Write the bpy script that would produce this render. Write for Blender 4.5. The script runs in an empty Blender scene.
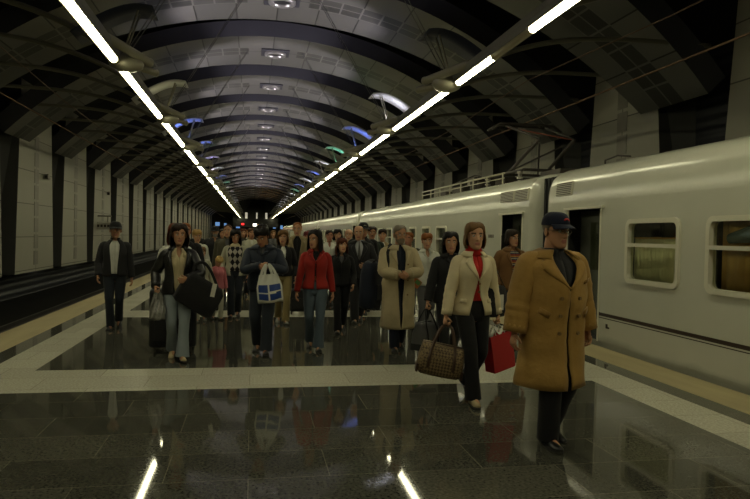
import bpy, bmesh, math, random
from mathutils import Vector, Matrix, noise
from math import sin, cos, pi, radians, sqrt, atan2, exp
random.seed(7)
S = bpy.context.scene
COL = S.collection
V = Vector

# ------------------------------------------------------------------ camera
def setup_camera():
    f, yaw, pit, rol = 651.1, radians(10.695), radians(-1.244), radians(1.227)
    fw = V((sin(yaw)*cos(pit), cos(yaw)*cos(pit), sin(pit)))
    r = V((cos(yaw), -sin(yaw), 0)); u = r.cross(fw)
    r2 = r*cos(rol)+u*sin(rol); u2 = u*cos(rol)-r*sin(rol)
    cd = bpy.data.cameras.new('camera'); co = bpy.data.objects.new('camera', cd); COL.objects.link(co)
    cd.sensor_width = 36; cd.lens = f/750*36; cd.clip_start = .05; cd.clip_end = 400
    m = Matrix((r2, u2, -fw)).transposed().to_4x4(); m.translation = (0, 0, 1.65)
    co.matrix_world = m
    S.camera = co
setup_camera()

# ------------------------------------------------------------------ world, exposure, light levels
w = bpy.data.worlds.new('world'); S.world = w; w.use_nodes = True
w.node_tree.nodes['Background'].inputs[0].default_value = (.5, .52, .42, 1)
w.node_tree.nodes['Background'].inputs[1].default_value = .006
S.view_settings.view_transform = 'Standard'; S.view_settings.look = 'None'
S.view_settings.gamma = 1; S.view_settings.use_curve_mapping = False
S.view_settings.exposure = 0.0
S.cycles.max_bounces = 6; S.cycles.diffuse_bounces = 3; S.cycles.glossy_bounces = 4
S.cycles.transparent_max_bounces = 12; S.cycles.use_denoising = True
S.cycles.sample_clamp_indirect = 4; S.cycles.caustics_reflective = False; S.cycles.caustics_refractive = False
TUBE = 21.0          # emission of the strip tubes
TUBE_COL = (.98, .93, .60)
SPOT = 1.0          # multiplier for the projector lamps

# layout of the hall (metres): X across, Y along the platform, Z up
XC = .75; HALF = 4.574
PL, PR = XC-HALF, XC+HALF              # platform edges
XWL, XWR = -8.65, 10.45                 # faces of the wall pillars
XA = .68                               # axis of the vault
XSL, XSR, ZS = -2.55, 4.05, 4.78       # light strips
PER = 6.0; YEND = 146.0

# ------------------------------------------------------------------ mesh helpers
class MB:
    def __init__(s): s.v = []; s.f = []; s.m = []; s.uv = None
    def add(s, vs, fs, mi=0):
        b = len(s.v); s.v += [V(p) for p in vs]; s.f += [tuple(b+i for i in q) for q in fs]; s.m += [mi]*len(fs)
    def box(s, c, d, R=None, mi=0):
        c = V(c); x, y, z = d[0]/2, d[1]/2, d[2]/2
        vs = [V((a, b, e)) for a in (-x, x) for b in (-y, y) for e in (-z, z)]
        if R is not None: vs = [R @ p for p in vs]
        s.add([c+p for p in vs], [(0,1,3,2),(4,6,7,5),(0,4,5,1),(2,3,7,6),(0,2,6,4),(1,5,7,3)], mi)
    def loft(s, rings, closed=True, caps=True, mi=0):
        n = len(rings[0]); b = len(s.v); fs = []
        for r in rings: s.v += [V(p) for p in r]
        for i in range(len(rings)-1):
            for j in range(n if closed else n-1):
                k = (j+1) % n
                fs.append((b+i*n+j, b+i*n+k, b+(i+1)*n+k, b+(i+1)*n+j))
        if caps and closed:
            fs.append(tuple(b+j for j in reversed(range(n)))); e = b+(len(rings)-1)*n
            fs.append(tuple(e+j for j in range(n)))
        s.f += fs; s.m += [mi]*len(fs)
    def tube(s, pts, rad, n=10, mi=0, flat=1.0, up=None, caps=True):
        pts = [V(p) for p in pts]; m = len(pts)
        if not isinstance(rad, (list, tuple)): rad = [rad]*m
        rings = []; ref = V(up) if up else None
        for i, p in enumerate(pts):
            t = (pts[min(i+1, m-1)]-pts[max(i-1, 0)])
            t = t.normalized() if t.length > 1e-9 else V((0,0,1))
            if ref is None: ref = V((1,0,0)) if abs(t.x) < .8 else V((0,1,0))
            a = (ref-t*ref.dot(t))
            a = a.normalized() if a.length > 1e-6 else t.orthogonal().normalized()
            bb = t.cross(a); ref = a
            rr = rad[i]; ra, rb = rr if isinstance(rr, (list, tuple)) else (rr, rr*flat)
            rings.append([p+a*(ra*cos(2*pi*k/n))+bb*(rb*sin(2*pi*k/n)) for k in range(n)])
        s.loft(rings, True, caps, mi)
    def cyl(s, a, b, r, n=14, mi=0): s.tube([a, b], r, n, mi)
    def ell(s, c, r, R=None, n=14, m=9, mi=0):
        c = V(c); rings = []
        for i in range(m+1):
            t = -pi/2+pi*i/m; ct = max(cos(t), .02)
            ring = [V((r[0]*ct*cos(2*pi*k/n), r[1]*ct*sin(2*pi*k/n), r[2]*sin(t))) for k in range(n)]
            rings.append([c+(R @ p if R is not None else p) for p in ring])
        s.loft(rings, True, True, mi)
    def extrude(s, poly, d, mi=0):
        d = V(d); s.loft([[V(p) for p in poly], [V(p)+d for p in poly]], True, True, mi)
    def mesh(s, name, mats):
        me = bpy.data.meshes.new(name)
        me.from_pydata([tuple(p) for p in s.v], [], s.f)
        for m in (mats if isinstance(mats, (list, tuple)) else [mats]): me.materials.append(m)
        if any(s.m): me.polygons.foreach_set('material_index', s.m)
        bm = bmesh.new(); bm.from_mesh(me); bmesh.ops.recalc_face_normals(bm, faces=bm.faces[:]); bm.to_mesh(me); bm.free()
        me.update(); return me
    def build(s, name, mats, parent=None, smooth=False, bevel=0, solid=0, sub=0, solid_off=1):
        o = bpy.data.objects.new(name, s.mesh(name, mats)); COL.objects.link(o)
        if parent is not None: o.parent = parent
        if smooth: o.data.shade_smooth()
        if solid:
            q = o.modifiers.new('thickness', 'SOLIDIFY'); q.thickness = solid; q.offset = solid_off
        if bevel:
            q = o.modifiers.new('bevel', 'BEVEL'); q.width = bevel; q.segments = 2; q.limit_method = 'ANGLE'; q.angle_limit = radians(40)
        if sub:
            q = o.modifiers.new('sub', 'SUBSURF'); q.levels = sub; q.render_levels = sub
        return o

def tag(o, label=None, cat=None, group=None, kind=None):
    if label: o['label'] = label
    if cat: o['category'] = cat
    if group: o['group'] = group
    if kind: o['kind'] = kind
    return o
def empty(name, loc=(0,0,0), rz=0, sc=1.0):
    o = bpy.data.objects.new(name, None); COL.objects.link(o); o.location = loc; o.rotation_euler = (0,0,rz); o.scale = (sc,)*3
    o.empty_display_size = .1
    return o
def copy_tree(o, parent=None):
    c = o.copy(); COL.objects.link(c)
    if parent is not None: c.parent = parent
    for ch in list(o.children): copy_tree(ch, c)
    return c
def catmull(pts, vals, per=5):
    """smooth polyline through pts with interpolated values"""
    P = [V(p) for p in pts]; out = []; vo = []
    def lv(a, b, t):
        if isinstance(a, (list, tuple)): return tuple(x+(y-x)*t for x, y in zip(a, b))
        return a+(b-a)*t
    for i in range(len(P)-1):
        p0, p1, p2, p3 = P[max(i-1,0)], P[i], P[i+1], P[min(i+2,len(P)-1)]
        for k in range(per):
            t = k/per
            out.append(.5*((2*p1)+(p2-p0)*t+(2*p0-5*p1+4*p2-p3)*t*t+(3*p1-p0-3*p2+p3)*t**3)); vo.append(lv(vals[i], vals[i+1], t))
    out.append(P[-1]); vo.append(vals[-1]); return out, vo
def interp(tab, z):
    if z <= tab[0][0]: return list(tab[0][1:])
    for a, b in zip(tab, tab[1:]):
        if z <= b[0]:
            t = (z-a[0])/(b[0]-a[0]); t2 = t*t*(3-2*t)*.5+t*.5
            return [x+(y-x)*t2 for x, y in zip(a[1:], b[1:])]
    return list(tab[-1][1:])

# ------------------------------------------------------------------ materials
MATS = {}
def mat(name, col, rough=.6, metal=0.0, var=0.0, scale=8.0, bump=0.0, bscale=None, spec=.5, emis=None, estr=0, coat=0, sheen=0, stretch=None, attr=None):
    if name in MATS: return MATS[name]
    m = bpy.data.materials.new(name); m.use_nodes = True; nt = m.node_tree; N = nt.nodes; L = nt.links
    b = N['Principled BSDF']
    b.inputs['Base Color'].default_value = (*col, 1); b.inputs['Roughness'].default_value = rough; b.inputs['Metallic'].default_value = metal
    b.inputs['Specular IOR Level'].default_value = spec
    if coat: b.inputs['Coat Weight'].default_value = coat; b.inputs['Coat Roughness'].default_value = .15
    if sheen: b.inputs['Sheen Weight'].default_value = sheen
    if emis: b.inputs['Emission Color'].default_value = (*emis, 1); b.inputs['Emission Strength'].default_value = estr
    tc = N.new('ShaderNodeTexCoord'); src = tc.outputs['Object']
    if stretch:
        mp = N.new('ShaderNodeMapping'); mp.inputs['Scale'].default_value = stretch; L.new(src, mp.inputs[0]); src = mp.outputs[0]
    if var:
        n = N.new('ShaderNodeTexNoise'); n.inputs['Scale'].default_value = scale; n.inputs['Detail'].default_value = 3; L.new(src, n.inputs['Vector'])
        mx = N.new('ShaderNodeMix'); mx.data_type = 'RGBA'
        mx.inputs['A'].default_value = (*[max(0, c*(1-var)) for c in col], 1); mx.inputs['B'].default_value = (*[min(1, c*(1+var)) for c in col], 1)
        L.new(n.outputs['Fac'], mx.inputs['Factor']); L.new(mx.outputs['Result'], b.inputs['Base Color'])
    if attr:
        a = N.new('ShaderNodeAttribute'); a.attribute_name = attr; L.new(a.outputs['Color'], b.inputs['Base Color'])
    if bump:
        n2 = N.new('ShaderNodeTexNoise'); n2.inputs['Scale'].default_value = bscale or scale*3; n2.inputs['Detail'].default_value = 3; L.new(src, n2.inputs['Vector'])
        bp = N.new('ShaderNodeBump'); bp.inputs['Strength'].default_value = bump; bp.inputs['Distance'].default_value = .01
        L.new(n2.outputs['Fac'], bp.inputs['Height']); L.new(bp.outputs[0], b.inputs['Normal'])
    MATS[name] = m; return m
def cloth(name, col, rough=.85, bump=.5, **k):
    return mat('cloth_'+name, col, rough, var=.18, scale=6, bump=bump, bscale=22, sheen=.1, spec=.25, **k)
# ------------------------------------------------------------------ structure: floor, pits, walls, vault
def nodes(m): return m.node_tree.nodes, m.node_tree.links, m.node_tree.nodes['Principled BSDF']
def math_n(N, L, op, a, b=None, c=None):
    n = N.new('ShaderNodeMath'); n.operation = op
    for i, v in enumerate((a, b, c)):
        if v is None: continue
        if isinstance(v, (int, float)): n.inputs[i].default_value = v
        else: L.new(v, n.inputs[i])
    return n.outputs[0]
CB0, CBW, CBP = 7.0, 1.10, 5.93        # the white granite rungs that cross the platform
YW, YG, WW = .586, .264, .529          # edge strip, dark gap, white band
def floor_material():
    m = mat('floor_granite', (.03,.03,.026), .06); N, L, B = nodes(m)
    tc = N.new('ShaderNodeTexCoord'); sp = N.new('ShaderNodeSeparateXYZ'); L.new(tc.outputs['Object'], sp.inputs[0])
    x, y = sp.outputs[0], sp.outputs[1]
    def inside(v, lo, hi): return math_n(N, L, 'MULTIPLY', math_n(N, L, 'GREATER_THAN', v, lo), math_n(N, L, 'LESS_THAN', v, hi))
    wl = inside(x, PL+YW+YG, PL+YW+YG+WW); wr = inside(x, PR-YW-YG-WW, PR-YW-YG)
    ym = math_n(N, L, 'FLOORED_MODULO', math_n(N, L, 'SUBTRACT', y, CB0), CBP)
    rung = math_n(N, L, 'MULTIPLY', math_n(N, L, 'LESS_THAN', ym, CBW), inside(x, PL+YW+YG, PR-YW-YG))
    white = math_n(N, L, 'MAXIMUM', math_n(N, L, 'MAXIMUM', wl, wr), rung)
    br = N.new('ShaderNodeTexBrick'); L.new(tc.outputs['Object'], br.inputs['Vector'])
    br.inputs['Scale'].default_value = 1; br.inputs['Brick Width'].default_value = 1.1; br.inputs['Row Height'].default_value = .55
    br.inputs['Mortar Size'].default_value = .0035; br.inputs['Mortar Smooth'].default_value = .1; br.inputs['Bias'].default_value = -.2
    br.inputs['Color1'].default_value = (.060,.060,.047,1); br.inputs['Color2'].default_value = (.105,.103,.080,1); br.inputs['Mortar'].default_value = (.17,.16,.12,1)
    sn = N.new('ShaderNodeTexNoise'); sn.inputs['Scale'].default_value = 45; sn.inputs['Detail'].default_value = 4; L.new(tc.outputs['Object'], sn.inputs['Vector'])
    mr = N.new('ShaderNodeMapRange'); mr.inputs['From Min'].default_value = .3; mr.inputs['From Max'].default_value = .7; mr.inputs['To Min'].default_value = .55; mr.inputs['To Max'].default_value = 1.5
    L.new(sn.outputs['Fac'], mr.inputs['Value'])
    dk = N.new('ShaderNodeMix'); dk.data_type = 'RGBA'; dk.blend_type = 'MULTIPLY'; dk.inputs['Factor'].default_value = 1
    L.new(br.outputs['Color'], dk.inputs['A']); L.new(mr.outputs['Result'], dk.inputs['B'])
    wb = N.new('ShaderNodeTexBrick'); L.new(tc.outputs['Object'], wb.inputs['Vector'])
    wb.inputs['Scale'].default_value = 1; wb.inputs['Brick Width'].default_value = 1.1; wb.inputs['Row Height'].default_value = .55; wb.inputs['Mortar Size'].default_value = .003
    wb.inputs['Color1'].default_value = (.50,.485,.38,1); wb.inputs['Color2'].default_value = (.58,.56,.44,1); wb.inputs['Mortar'].default_value = (.24,.23,.18,1)
    mr2 = N.new('ShaderNodeMapRange'); mr2.inputs['From Min'].default_value = .3; mr2.inputs['From Max'].default_value = .7; mr2.inputs['To Min'].default_value = .72; mr2.inputs['To Max'].default_value = 1.2
    L.new(sn.outputs['Fac'], mr2.inputs['Value'])
    wk = N.new('ShaderNodeMix'); wk.data_type = 'RGBA'; wk.blend_type = 'MULTIPLY'; wk.inputs['Factor'].default_value = 1
    L.new(wb.outputs['Color'], wk.inputs['A']); L.new(mr2.outputs['Result'], wk.inputs['B'])
    mx = N.new('ShaderNodeMix'); mx.data_type = 'RGBA'; L.new(white, mx.inputs['Factor']); L.new(dk.outputs['Result'], mx.inputs['A']); L.new(wk.outputs['Result'], mx.inputs['B'])
    L.new(mx.outputs['Result'], B.inputs['Base Color'])
    rg = math_n(N, L, 'MULTIPLY_ADD', white, .22, .045); L.new(rg, B.inputs['Roughness'])
    B.inputs['IOR'].default_value = 1.38
    n3 = N.new('ShaderNodeTexNoise'); n3.inputs['Scale'].default_value = 1.3; n3.inputs['Detail'].default_value = 1; L.new(tc.outputs['Object'], n3.inputs['Vector'])
    bp = N.new('ShaderNodeBump'); bp.inputs['Strength'].default_value = .03; bp.inputs['Distance'].default_value = .02; L.new(n3.outputs['Fac'], bp.inputs['Height']); L.new(bp.outputs[0], B.inputs['Normal'])
    return m
def struct(mb, name, m, label, smooth=False, parent=None, **k):
    o = mb.build(name, m, parent, smooth, **k)
    if parent is None: tag(o, label, None, None, 'structure')
    return o
Y0 = -8.0
M_FLOOR = floor_material()
b = MB(); b.box(((PL+PR)/2, (Y0+YEND)/2, -.15), (PR-PL-2*YW, YEND-Y0, .30)); struct(b, 'floor', M_FLOOR, 'polished dark granite platform floor with white granite bands')
M_EDGE = mat('edge_stone', (.38,.32,.17), .75, var=.22, scale=5, bump=.5, bscale=60, stretch=(1,.15,1))
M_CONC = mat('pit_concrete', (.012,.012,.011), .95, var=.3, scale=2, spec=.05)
for side, x in (('left', PL+YW/2), ('right', PR-YW/2)):
    b = MB(); b.box((x, (Y0+YEND)/2, -.1475), (YW, YEND-Y0, .305))
    struct(b, 'trim_'+side, M_EDGE, f'yellowish stone strip along the {side} platform edge', bevel=.01)
b = MB()
for x in (PL+.15, PR-.15): b.box((x, (Y0+YEND)/2, -.75), (.2, YEND-Y0, .9))
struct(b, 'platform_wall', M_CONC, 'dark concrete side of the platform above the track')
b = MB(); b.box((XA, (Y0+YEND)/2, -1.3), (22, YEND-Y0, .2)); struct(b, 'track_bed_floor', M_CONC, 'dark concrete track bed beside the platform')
M_STEEL = mat('rail_steel', (.04,.036,.03), .6, .5, var=.3, scale=3)
for nm, xs in (('left', (-6.62, -5.1)), ('right', (6.19, 7.71))):
    for x in xs:
        b = MB(); y0, y1 = Y0, YEND
        pr = [(-.07,0),(.07,0),(.07,.02),(.012,.04),(.012,.12),(.035,.13),(.035,.17),(-.035,.17),(-.035,.13),(-.012,.12),(-.012,.04),(-.07,.02)]
        b.extrude([(x+p, y0, -1.2+q) for p, q in pr], (0, y1-y0, 0)); struct(b, 'track_rail', M_STEEL, f'steel running rail on the {nm} track')
# outer walls: dark ribbed metal
def wave_wall():
    m = mat('wall_ribbed', (.022,.024,.03), .55, .2); N, L, B = nodes(m)
    tc = N.new('ShaderNodeTexCoord'); wv = N.new('ShaderNodeTexWave'); wv.bands_direction = 'Z'; wv.inputs['Scale'].default_value = 1.1; L.new(tc.outputs['Object'], wv.inputs['Vector'])
    bp = N.new('ShaderNodeBump'); bp.inputs['Strength'].default_value = .6; bp.inputs['Distance'].default_value = .05; L.new(wv.outputs['Fac'], bp.inputs['Height']); L.new(bp.outputs[0], B.inputs['Normal'])
    return m
M_WALL = wave_wall()
for side, x in (('left', XWL-.95), ('right', XWR+.95)):
    b = MB(); b.box((x, (Y0+YEND)/2, 2.6), (.3, YEND-Y0, 7.8)); struct(b, 'wall_'+side, M_WALL, f'dark ribbed wall behind the pillars on the {side}')
# dark vault shell
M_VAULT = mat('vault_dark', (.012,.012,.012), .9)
def arc(half, za, zf, n=28, over=0):
    sag = za-zf; R = (half*half+sag*sag)/(2*sag); t0 = math.asin(min(1, half/R)); zc = za-R
    return [(R*sin(-t0+2*t0*i/n), zc+R*cos(-t0+2*t0*i/n)) for i in range(n+1)], R, t0, zc
prof, *_ = arc(10.75, 10.2, 6.4, 32)
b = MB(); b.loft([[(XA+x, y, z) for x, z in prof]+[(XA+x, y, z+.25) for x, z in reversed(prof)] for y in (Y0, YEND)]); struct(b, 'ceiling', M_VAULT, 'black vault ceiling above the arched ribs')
# end wall of the hall (and the one behind the camera)
M_ENDW = mat('end_wall', (.03,.03,.028), .7, var=.3, scale=.8)
b = MB(); b.box((XA, YEND+.15, 3.8), (22, .3, 13)); struct(b, 'wall_back', M_ENDW, 'dark wall at the far end of the platform hall')
b = MB(); b.box((XA, Y0-.15, 3.8), (22, .3, 13)); struct(b, 'wall_front', M_ENDW, 'dark wall closing the near end of the hall')

# arched ribs with a panelled soffit
def panel_metal():
    m = mat('rib_panels', (.30,.30,.27), .38, .55); N, L, B = nodes(m)
    uv = N.new('ShaderNodeUVMap')
    br = N.new('ShaderNodeTexBrick'); br.offset = 0; L.new(uv.outputs[0], br.inputs['Vector'])
    br.inputs['Scale'].default_value = 1; br.inputs['Brick Width'].default_value = 1.30; br.inputs['Row Height'].default_value = 10; br.inputs['Mortar Size'].default_value = .022
    br.inputs['Color1'].default_value = (.15,.15,.135,1); br.inputs['Color2'].default_value = (.22,.215,.19,1); br.inputs['Mortar'].default_value = (.05,.05,.045,1)
    b2 = N.new('ShaderNodeTexBrick'); b2.offset = 0; L.new(uv.outputs[0], b2.inputs['Vector'])
    b2.inputs['Scale'].default_value = 1; b2.inputs['Brick Width'].default_value = .65; b2.inputs['Row Height'].default_value = .5; b2.inputs['Mortar Size'].default_value = .03
    b2.inputs['Color1'].default_value = (.065,.065,.06,1); b2.inputs['Color2'].default_value = (.10,.10,.09,1); b2.inputs['Mortar'].default_value = (.22,.215,.19,1)
    sp = N.new('ShaderNodeSeparateXYZ'); L.new(uv.outputs[0], sp.inputs[0])
    av = math_n(N, L, 'ABSOLUTE', sp.outputs[1]); inb = math_n(N, L, 'LESS_THAN', av, .52)
    au = math_n(N, L, 'ABSOLUTE', sp.outputs[0]); inb = math_n(N, L, 'MULTIPLY', inb, math_n(N, L, 'GREATER_THAN', au, .95))
    mx = N.new('ShaderNodeMix'); mx.data_type = 'RGBA'; L.new(inb, mx.inputs['Factor']); L.new(br.outputs['Color'], mx.inputs['A']); L.new(b2.outputs['Color'], mx.inputs['B'])
    L.new(mx.outputs['Result'], B.inputs['Base Color'])
    return m
M_RIB = panel_metal()
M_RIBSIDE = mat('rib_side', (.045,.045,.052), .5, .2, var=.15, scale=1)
def rib_mesh():
    half, za, zf, th = 9.35, 8.85, 5.0, .55
    n = 40; pr, R, t0, zc = arc(half, za, zf, n)
    b = MB(); uvs = []
    rings = []
    for i in range(n+1):
        t = -t0+2*t0*i/n; hw = 2.05-.75*abs(t/t0)**1.6
        lo = (R*sin(t), zc+R*cos(t)); hi = ((R+th)*sin(t), zc+(R+th)*cos(t))
        rings.append([(lo[0], -hw, lo[1]), (lo[0], hw, lo[1]), (hi[0], hw+.05, hi[1]), (hi[0], -hw-.05, hi[1])])
        uvs.append((R*t, hw))
    b.loft(rings)
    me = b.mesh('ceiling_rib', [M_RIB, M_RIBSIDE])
    # soffit uv = arc length / distance from the rib's centre line
    ul = me.uv_layers.new(name='UVMap')
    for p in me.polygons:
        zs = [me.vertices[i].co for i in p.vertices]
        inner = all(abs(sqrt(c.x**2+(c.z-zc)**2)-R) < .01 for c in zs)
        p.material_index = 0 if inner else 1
        for li in p.loop_indices:
            c = me.vertices[me.loops[li].vertex_index].co
            ul.data[li].uv = (R*atan2(c.x, c.z-zc), c.y)
    return me
RIBM = rib_mesh(); NRIB = 24
for k in range(NRIB):
    o = bpy.data.objects.new('ceiling_rib', RIBM); COL.objects.link(o); o.location = (XA, 2.4+PER*k, 0)
    tag(o, 'panelled metal arch rib spanning the vault ceiling', None, 'arched ceiling ribs', 'structure')

# pillars of pale panels along both walls
def pillar_mat():
    m = mat('pillar_panel', (.44,.42,.34), .55); N, L, B = nodes(m)
    tc = N.new('ShaderNodeTexCoord'); sp = N.new('ShaderNodeSeparateXYZ'); L.new(tc.outputs['Object'], sp.inputs[0])
    cb = N.new('ShaderNodeCombineXYZ'); L.new(sp.outputs[1], cb.inputs[0]); L.new(sp.outputs[2], cb.inputs[1])
    br = N.new('ShaderNodeTexBrick'); br.offset = 0; L.new(cb.outputs[0], br.inputs['Vector'])
    br.inputs['Scale'].default_value = 1; br.inputs['Brick Width'].default_value = 20; br.inputs['Row Height'].default_value = 1.3; br.inputs['Mortar Size'].default_value = .018
    br.inputs['Color1'].default_value = (.31,.30,.235,1); br.inputs['Color2'].default_value = (.34,.325,.255,1); br.inputs['Mortar'].default_value = (.10,.095,.075,1)
    L.new(br.outputs['Color'], B.inputs['Base Color'])
    return m
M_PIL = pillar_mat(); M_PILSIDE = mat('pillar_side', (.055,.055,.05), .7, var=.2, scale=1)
M_GRILLE = mat('pillar_grille', (.22,.21,.17), .5, .1, var=.3, scale=2)
def pillar_proto(side):
    hb, ht = (2.38, 1.85) if side == 'left' else (2.15, 1.5)
    sg = 1 if side == 'left' else -1      # face towards +X on the left
    b = MB(); zt = 7.3
    fr = [(0,-hb,-.1),(0,hb,-.1),(0,ht,zt),(0,-ht,zt)]
    bk = [(-.85*sg,-hb-.05,-.1),(-.85*sg,hb+.05,-.1),(-.85*sg,hb,zt),(-.85*sg,-hb,zt)]
    b.add(fr+bk, [(0,1,2,3)], 0)
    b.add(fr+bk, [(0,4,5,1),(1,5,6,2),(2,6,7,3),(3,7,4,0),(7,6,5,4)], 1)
    o = b.build('wall_pillar', [M_PIL, M_PILSIDE])
    g = MB()
    for i in range(10):
        g.box((.005*sg, 0, .45+i*.66), (.02, .5, .56))
    g.build('grille', M_GRILLE, o)
    return o
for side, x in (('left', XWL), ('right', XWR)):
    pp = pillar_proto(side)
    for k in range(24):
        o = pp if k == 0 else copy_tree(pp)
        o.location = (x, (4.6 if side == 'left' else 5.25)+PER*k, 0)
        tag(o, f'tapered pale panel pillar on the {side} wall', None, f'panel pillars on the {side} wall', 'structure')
# ------------------------------------------------------------------ train
XT = 5.45; ZR = 2.30
def paint():
    m = mat('train_paint', (.55,.55,.46), .20, var=.06, scale=1.5, coat=.3, bump=.12, bscale=.9); N, L, B = nodes(m)
    # grime low on the body side
    tc = N.new('ShaderNodeTexCoord'); sp = N.new('ShaderNodeSeparateXYZ'); L.new(tc.outputs['Object'], sp.inputs[0])
    n = N.new('ShaderNodeTexNoise'); n.inputs['Scale'].default_value = 1.2; n.inputs['Detail'].default_value = 5; L.new(tc.outputs['Object'], n.inputs['Vector'])
    nz = math_n(N, L, 'MULTIPLY_ADD', n.outputs['Fac'], .25, sp.outputs[2])
    mr = N.new('ShaderNodeMapRange'); mr.inputs['From Min'].default_value = .16; mr.inputs['From Max'].default_value = .26; mr.inputs['To Min'].default_value = .5; mr.inputs['To Max'].default_value = 0; L.new(nz, mr.inputs['Value'])
    old = B.inputs['Base Color'].links[0].from_socket
    mx = N.new('ShaderNodeMix'); mx.data_type = 'RGBA'; mx.inputs['B'].default_value = (.20,.19,.14,1); L.new(mr.outputs['Result'], mx.inputs['Factor']); L.new(old, mx.inputs['A']); L.new(mx.outputs['Result'], B.inputs['Base Color'])
    return m
M_TR = paint()
M_STRIPE = mat('stripe_brown', (.035,.02,.012), .4)
M_FRAME = mat('window_frame', (.62,.60,.48), .35)
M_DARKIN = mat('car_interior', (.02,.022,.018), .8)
M_LEAF = mat('door_leaf', (.09,.095,.075), .45)
M_BELLOW = mat('bellows', (.02,.02,.02), .9)
M_ROOFG = mat('roof_gear', (.05,.042,.034), .7, var=.3, scale=5)
M_RAILW = mat('roof_rail', (.42,.40,.30), .5)
M_INS = mat('insulator', (.35,.33,.28), .3)
M_RUST = mat('pantograph_red', (.22,.05,.025), .6)
M_CURT = mat('curtain_beige', (.82,.77,.58), .9, var=.2, scale=9, stretch=(1,1,.15))
M_CURTO = mat('curtain_orange', (.60,.36,.13), .9, var=.35, scale=9, stretch=(1,1,.15))
M_BLUEC = mat('cloth_blue_grey', (.10,.14,.16), .9, var=.2)
def glass_mat():
    m = bpy.data.materials.new('window_glass'); m.use_nodes = True; N = m.node_tree.nodes; L = m.node_tree.links
    for n in list(N): N.remove(n)
    o = N.new('ShaderNodeOutputMaterial'); mx = N.new('ShaderNodeMixShader'); t = N.new('ShaderNodeBsdfTransparent'); g = N.new('ShaderNodeBsdfGlossy'); fr = N.new('ShaderNodeLayerWeight')
    t.inputs[0].default_value = (.86,.88,.80,1); g.inputs['Roughness'].default_value = .03; fr.inputs[0].default_value = .5
    fp = math_n(N, L, 'MULTIPLY_ADD', math_n(N, L, 'POWER', fr.outputs['Facing'], 5), .94, .05)
    L.new(fp, mx.inputs[0]); L.new(t.outputs[0], mx.inputs[1]); L.new(g.outputs[0], mx.inputs[2]); L.new(mx.outputs[0], o.inputs[0]); return m
M_GLASS = glass_mat()
def rrect(y0, y1, z0, z1, r, n=6):
    pts = []
    for cy, cz, a0 in ((y1-r, z1-r, 0), (y0+r, z1-r, pi/2), (y0+r, z0+r, pi), (y1-r, z0+r, 3*pi/2)):
        for i in range(n+1):
            a = a0+pi/2*i/n; pts.append((cy+r*cos(a), cz+r*sin(a)))
    return pts
def ring_strip(b, outer, inner, x0, x1, mi=0):
    """frame between two outlines in the YZ plane, from x0 (front) to x1"""
    b.loft([[(x1, y, z) for y, z in outer], [(x0, y, z) for y, z in outer], [(x0, y, z) for y, z in inner], [(x1+.06, y, z) for y, z in inner]], True, False, mi)
WZ0, WZ1 = 1.07, 1.93
def add_window(car, y0, y1, curtain, far=False):
    fb = MB(); ring_strip(fb, rrect(y0-.04, y1+.04, WZ0-.04, WZ1+.04, .12), rrect(y0+.025, y1-.025, WZ0+.025, WZ1-.025, .08), XT-.035, XT+.01)
    zr = WZ0+.52
    fb.box((XT-.012, (y0+y1)/2, zr), (.05, y1-y0, .05))
    f = fb.build('window', M_FRAME, car, True); f.data.polygons.foreach_set('use_smooth', [False]*len(f.data.polygons))
    g = MB(); g.box((XT+.03, (y0+y1)/2, (WZ0+WZ1)/2), (.008, y1-y0, WZ1-WZ0)); g.build('pane', M_GLASS, f)
    if far: return
    def drape(y0, y1, z0, z1, m, nm, x=XT+.10):
        c = MB(); n = 40
        c.loft([[(x+.018*sin(i*1.35)+.006*sin(i*3.1), y0+(y1-y0)*i/n, z) for i in range(n+1)] for z in (z0, (z0+z1)/2, z1)], False, False)
        return c.build(nm, m, f, True, solid=.004)
    if curtain == 'half':
        mid = y0+(y1-y0)*.34
        drape(y0, mid-.01, WZ0, WZ1-.24, M_CURT, 'curtain'); drape(mid+.015, y1, WZ0, WZ1-.24, M_CURT, 'curtain', XT+.12)
        q = MB(); q.tube([(XT+.11, y0, WZ1-.235), (XT+.11, y1, WZ1-.235)], .012); q.build('curtain_rod', M_CURTO, f)
    elif curtain == 'full':
        drape(y0, y1-.05, WZ0, WZ1, M_CURTO, 'curtain', XT+.15)
        q = MB(); q.tube([(XT+.11, y0+.1, WZ0+.66), (XT+.11, (y0+y1)/2, WZ0+.69), (XT+.11, y1-.2, WZ0+.63)], [.05, .09, .05], 10, flat=1.2); q.build('folded_coat', M_BLUEC, f, True)
def roof_profile():
    c = XT+1.5
    half = [(XT, .28), (XT, ZR), (XT+.008, 2.46), (XT+.03, 2.62), (XT+.085, 2.76), (XT+.20, 2.87), (XT+.40, 2.945), (XT+.65, 2.985), (XT+.95, 3.015), (c, 3.03)]
    half = [(XT+.03, -.35), (XT, .25)]+half[1:]
    return half+[(2*c-x, z) for x, z in reversed(half[:-1])]
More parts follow.
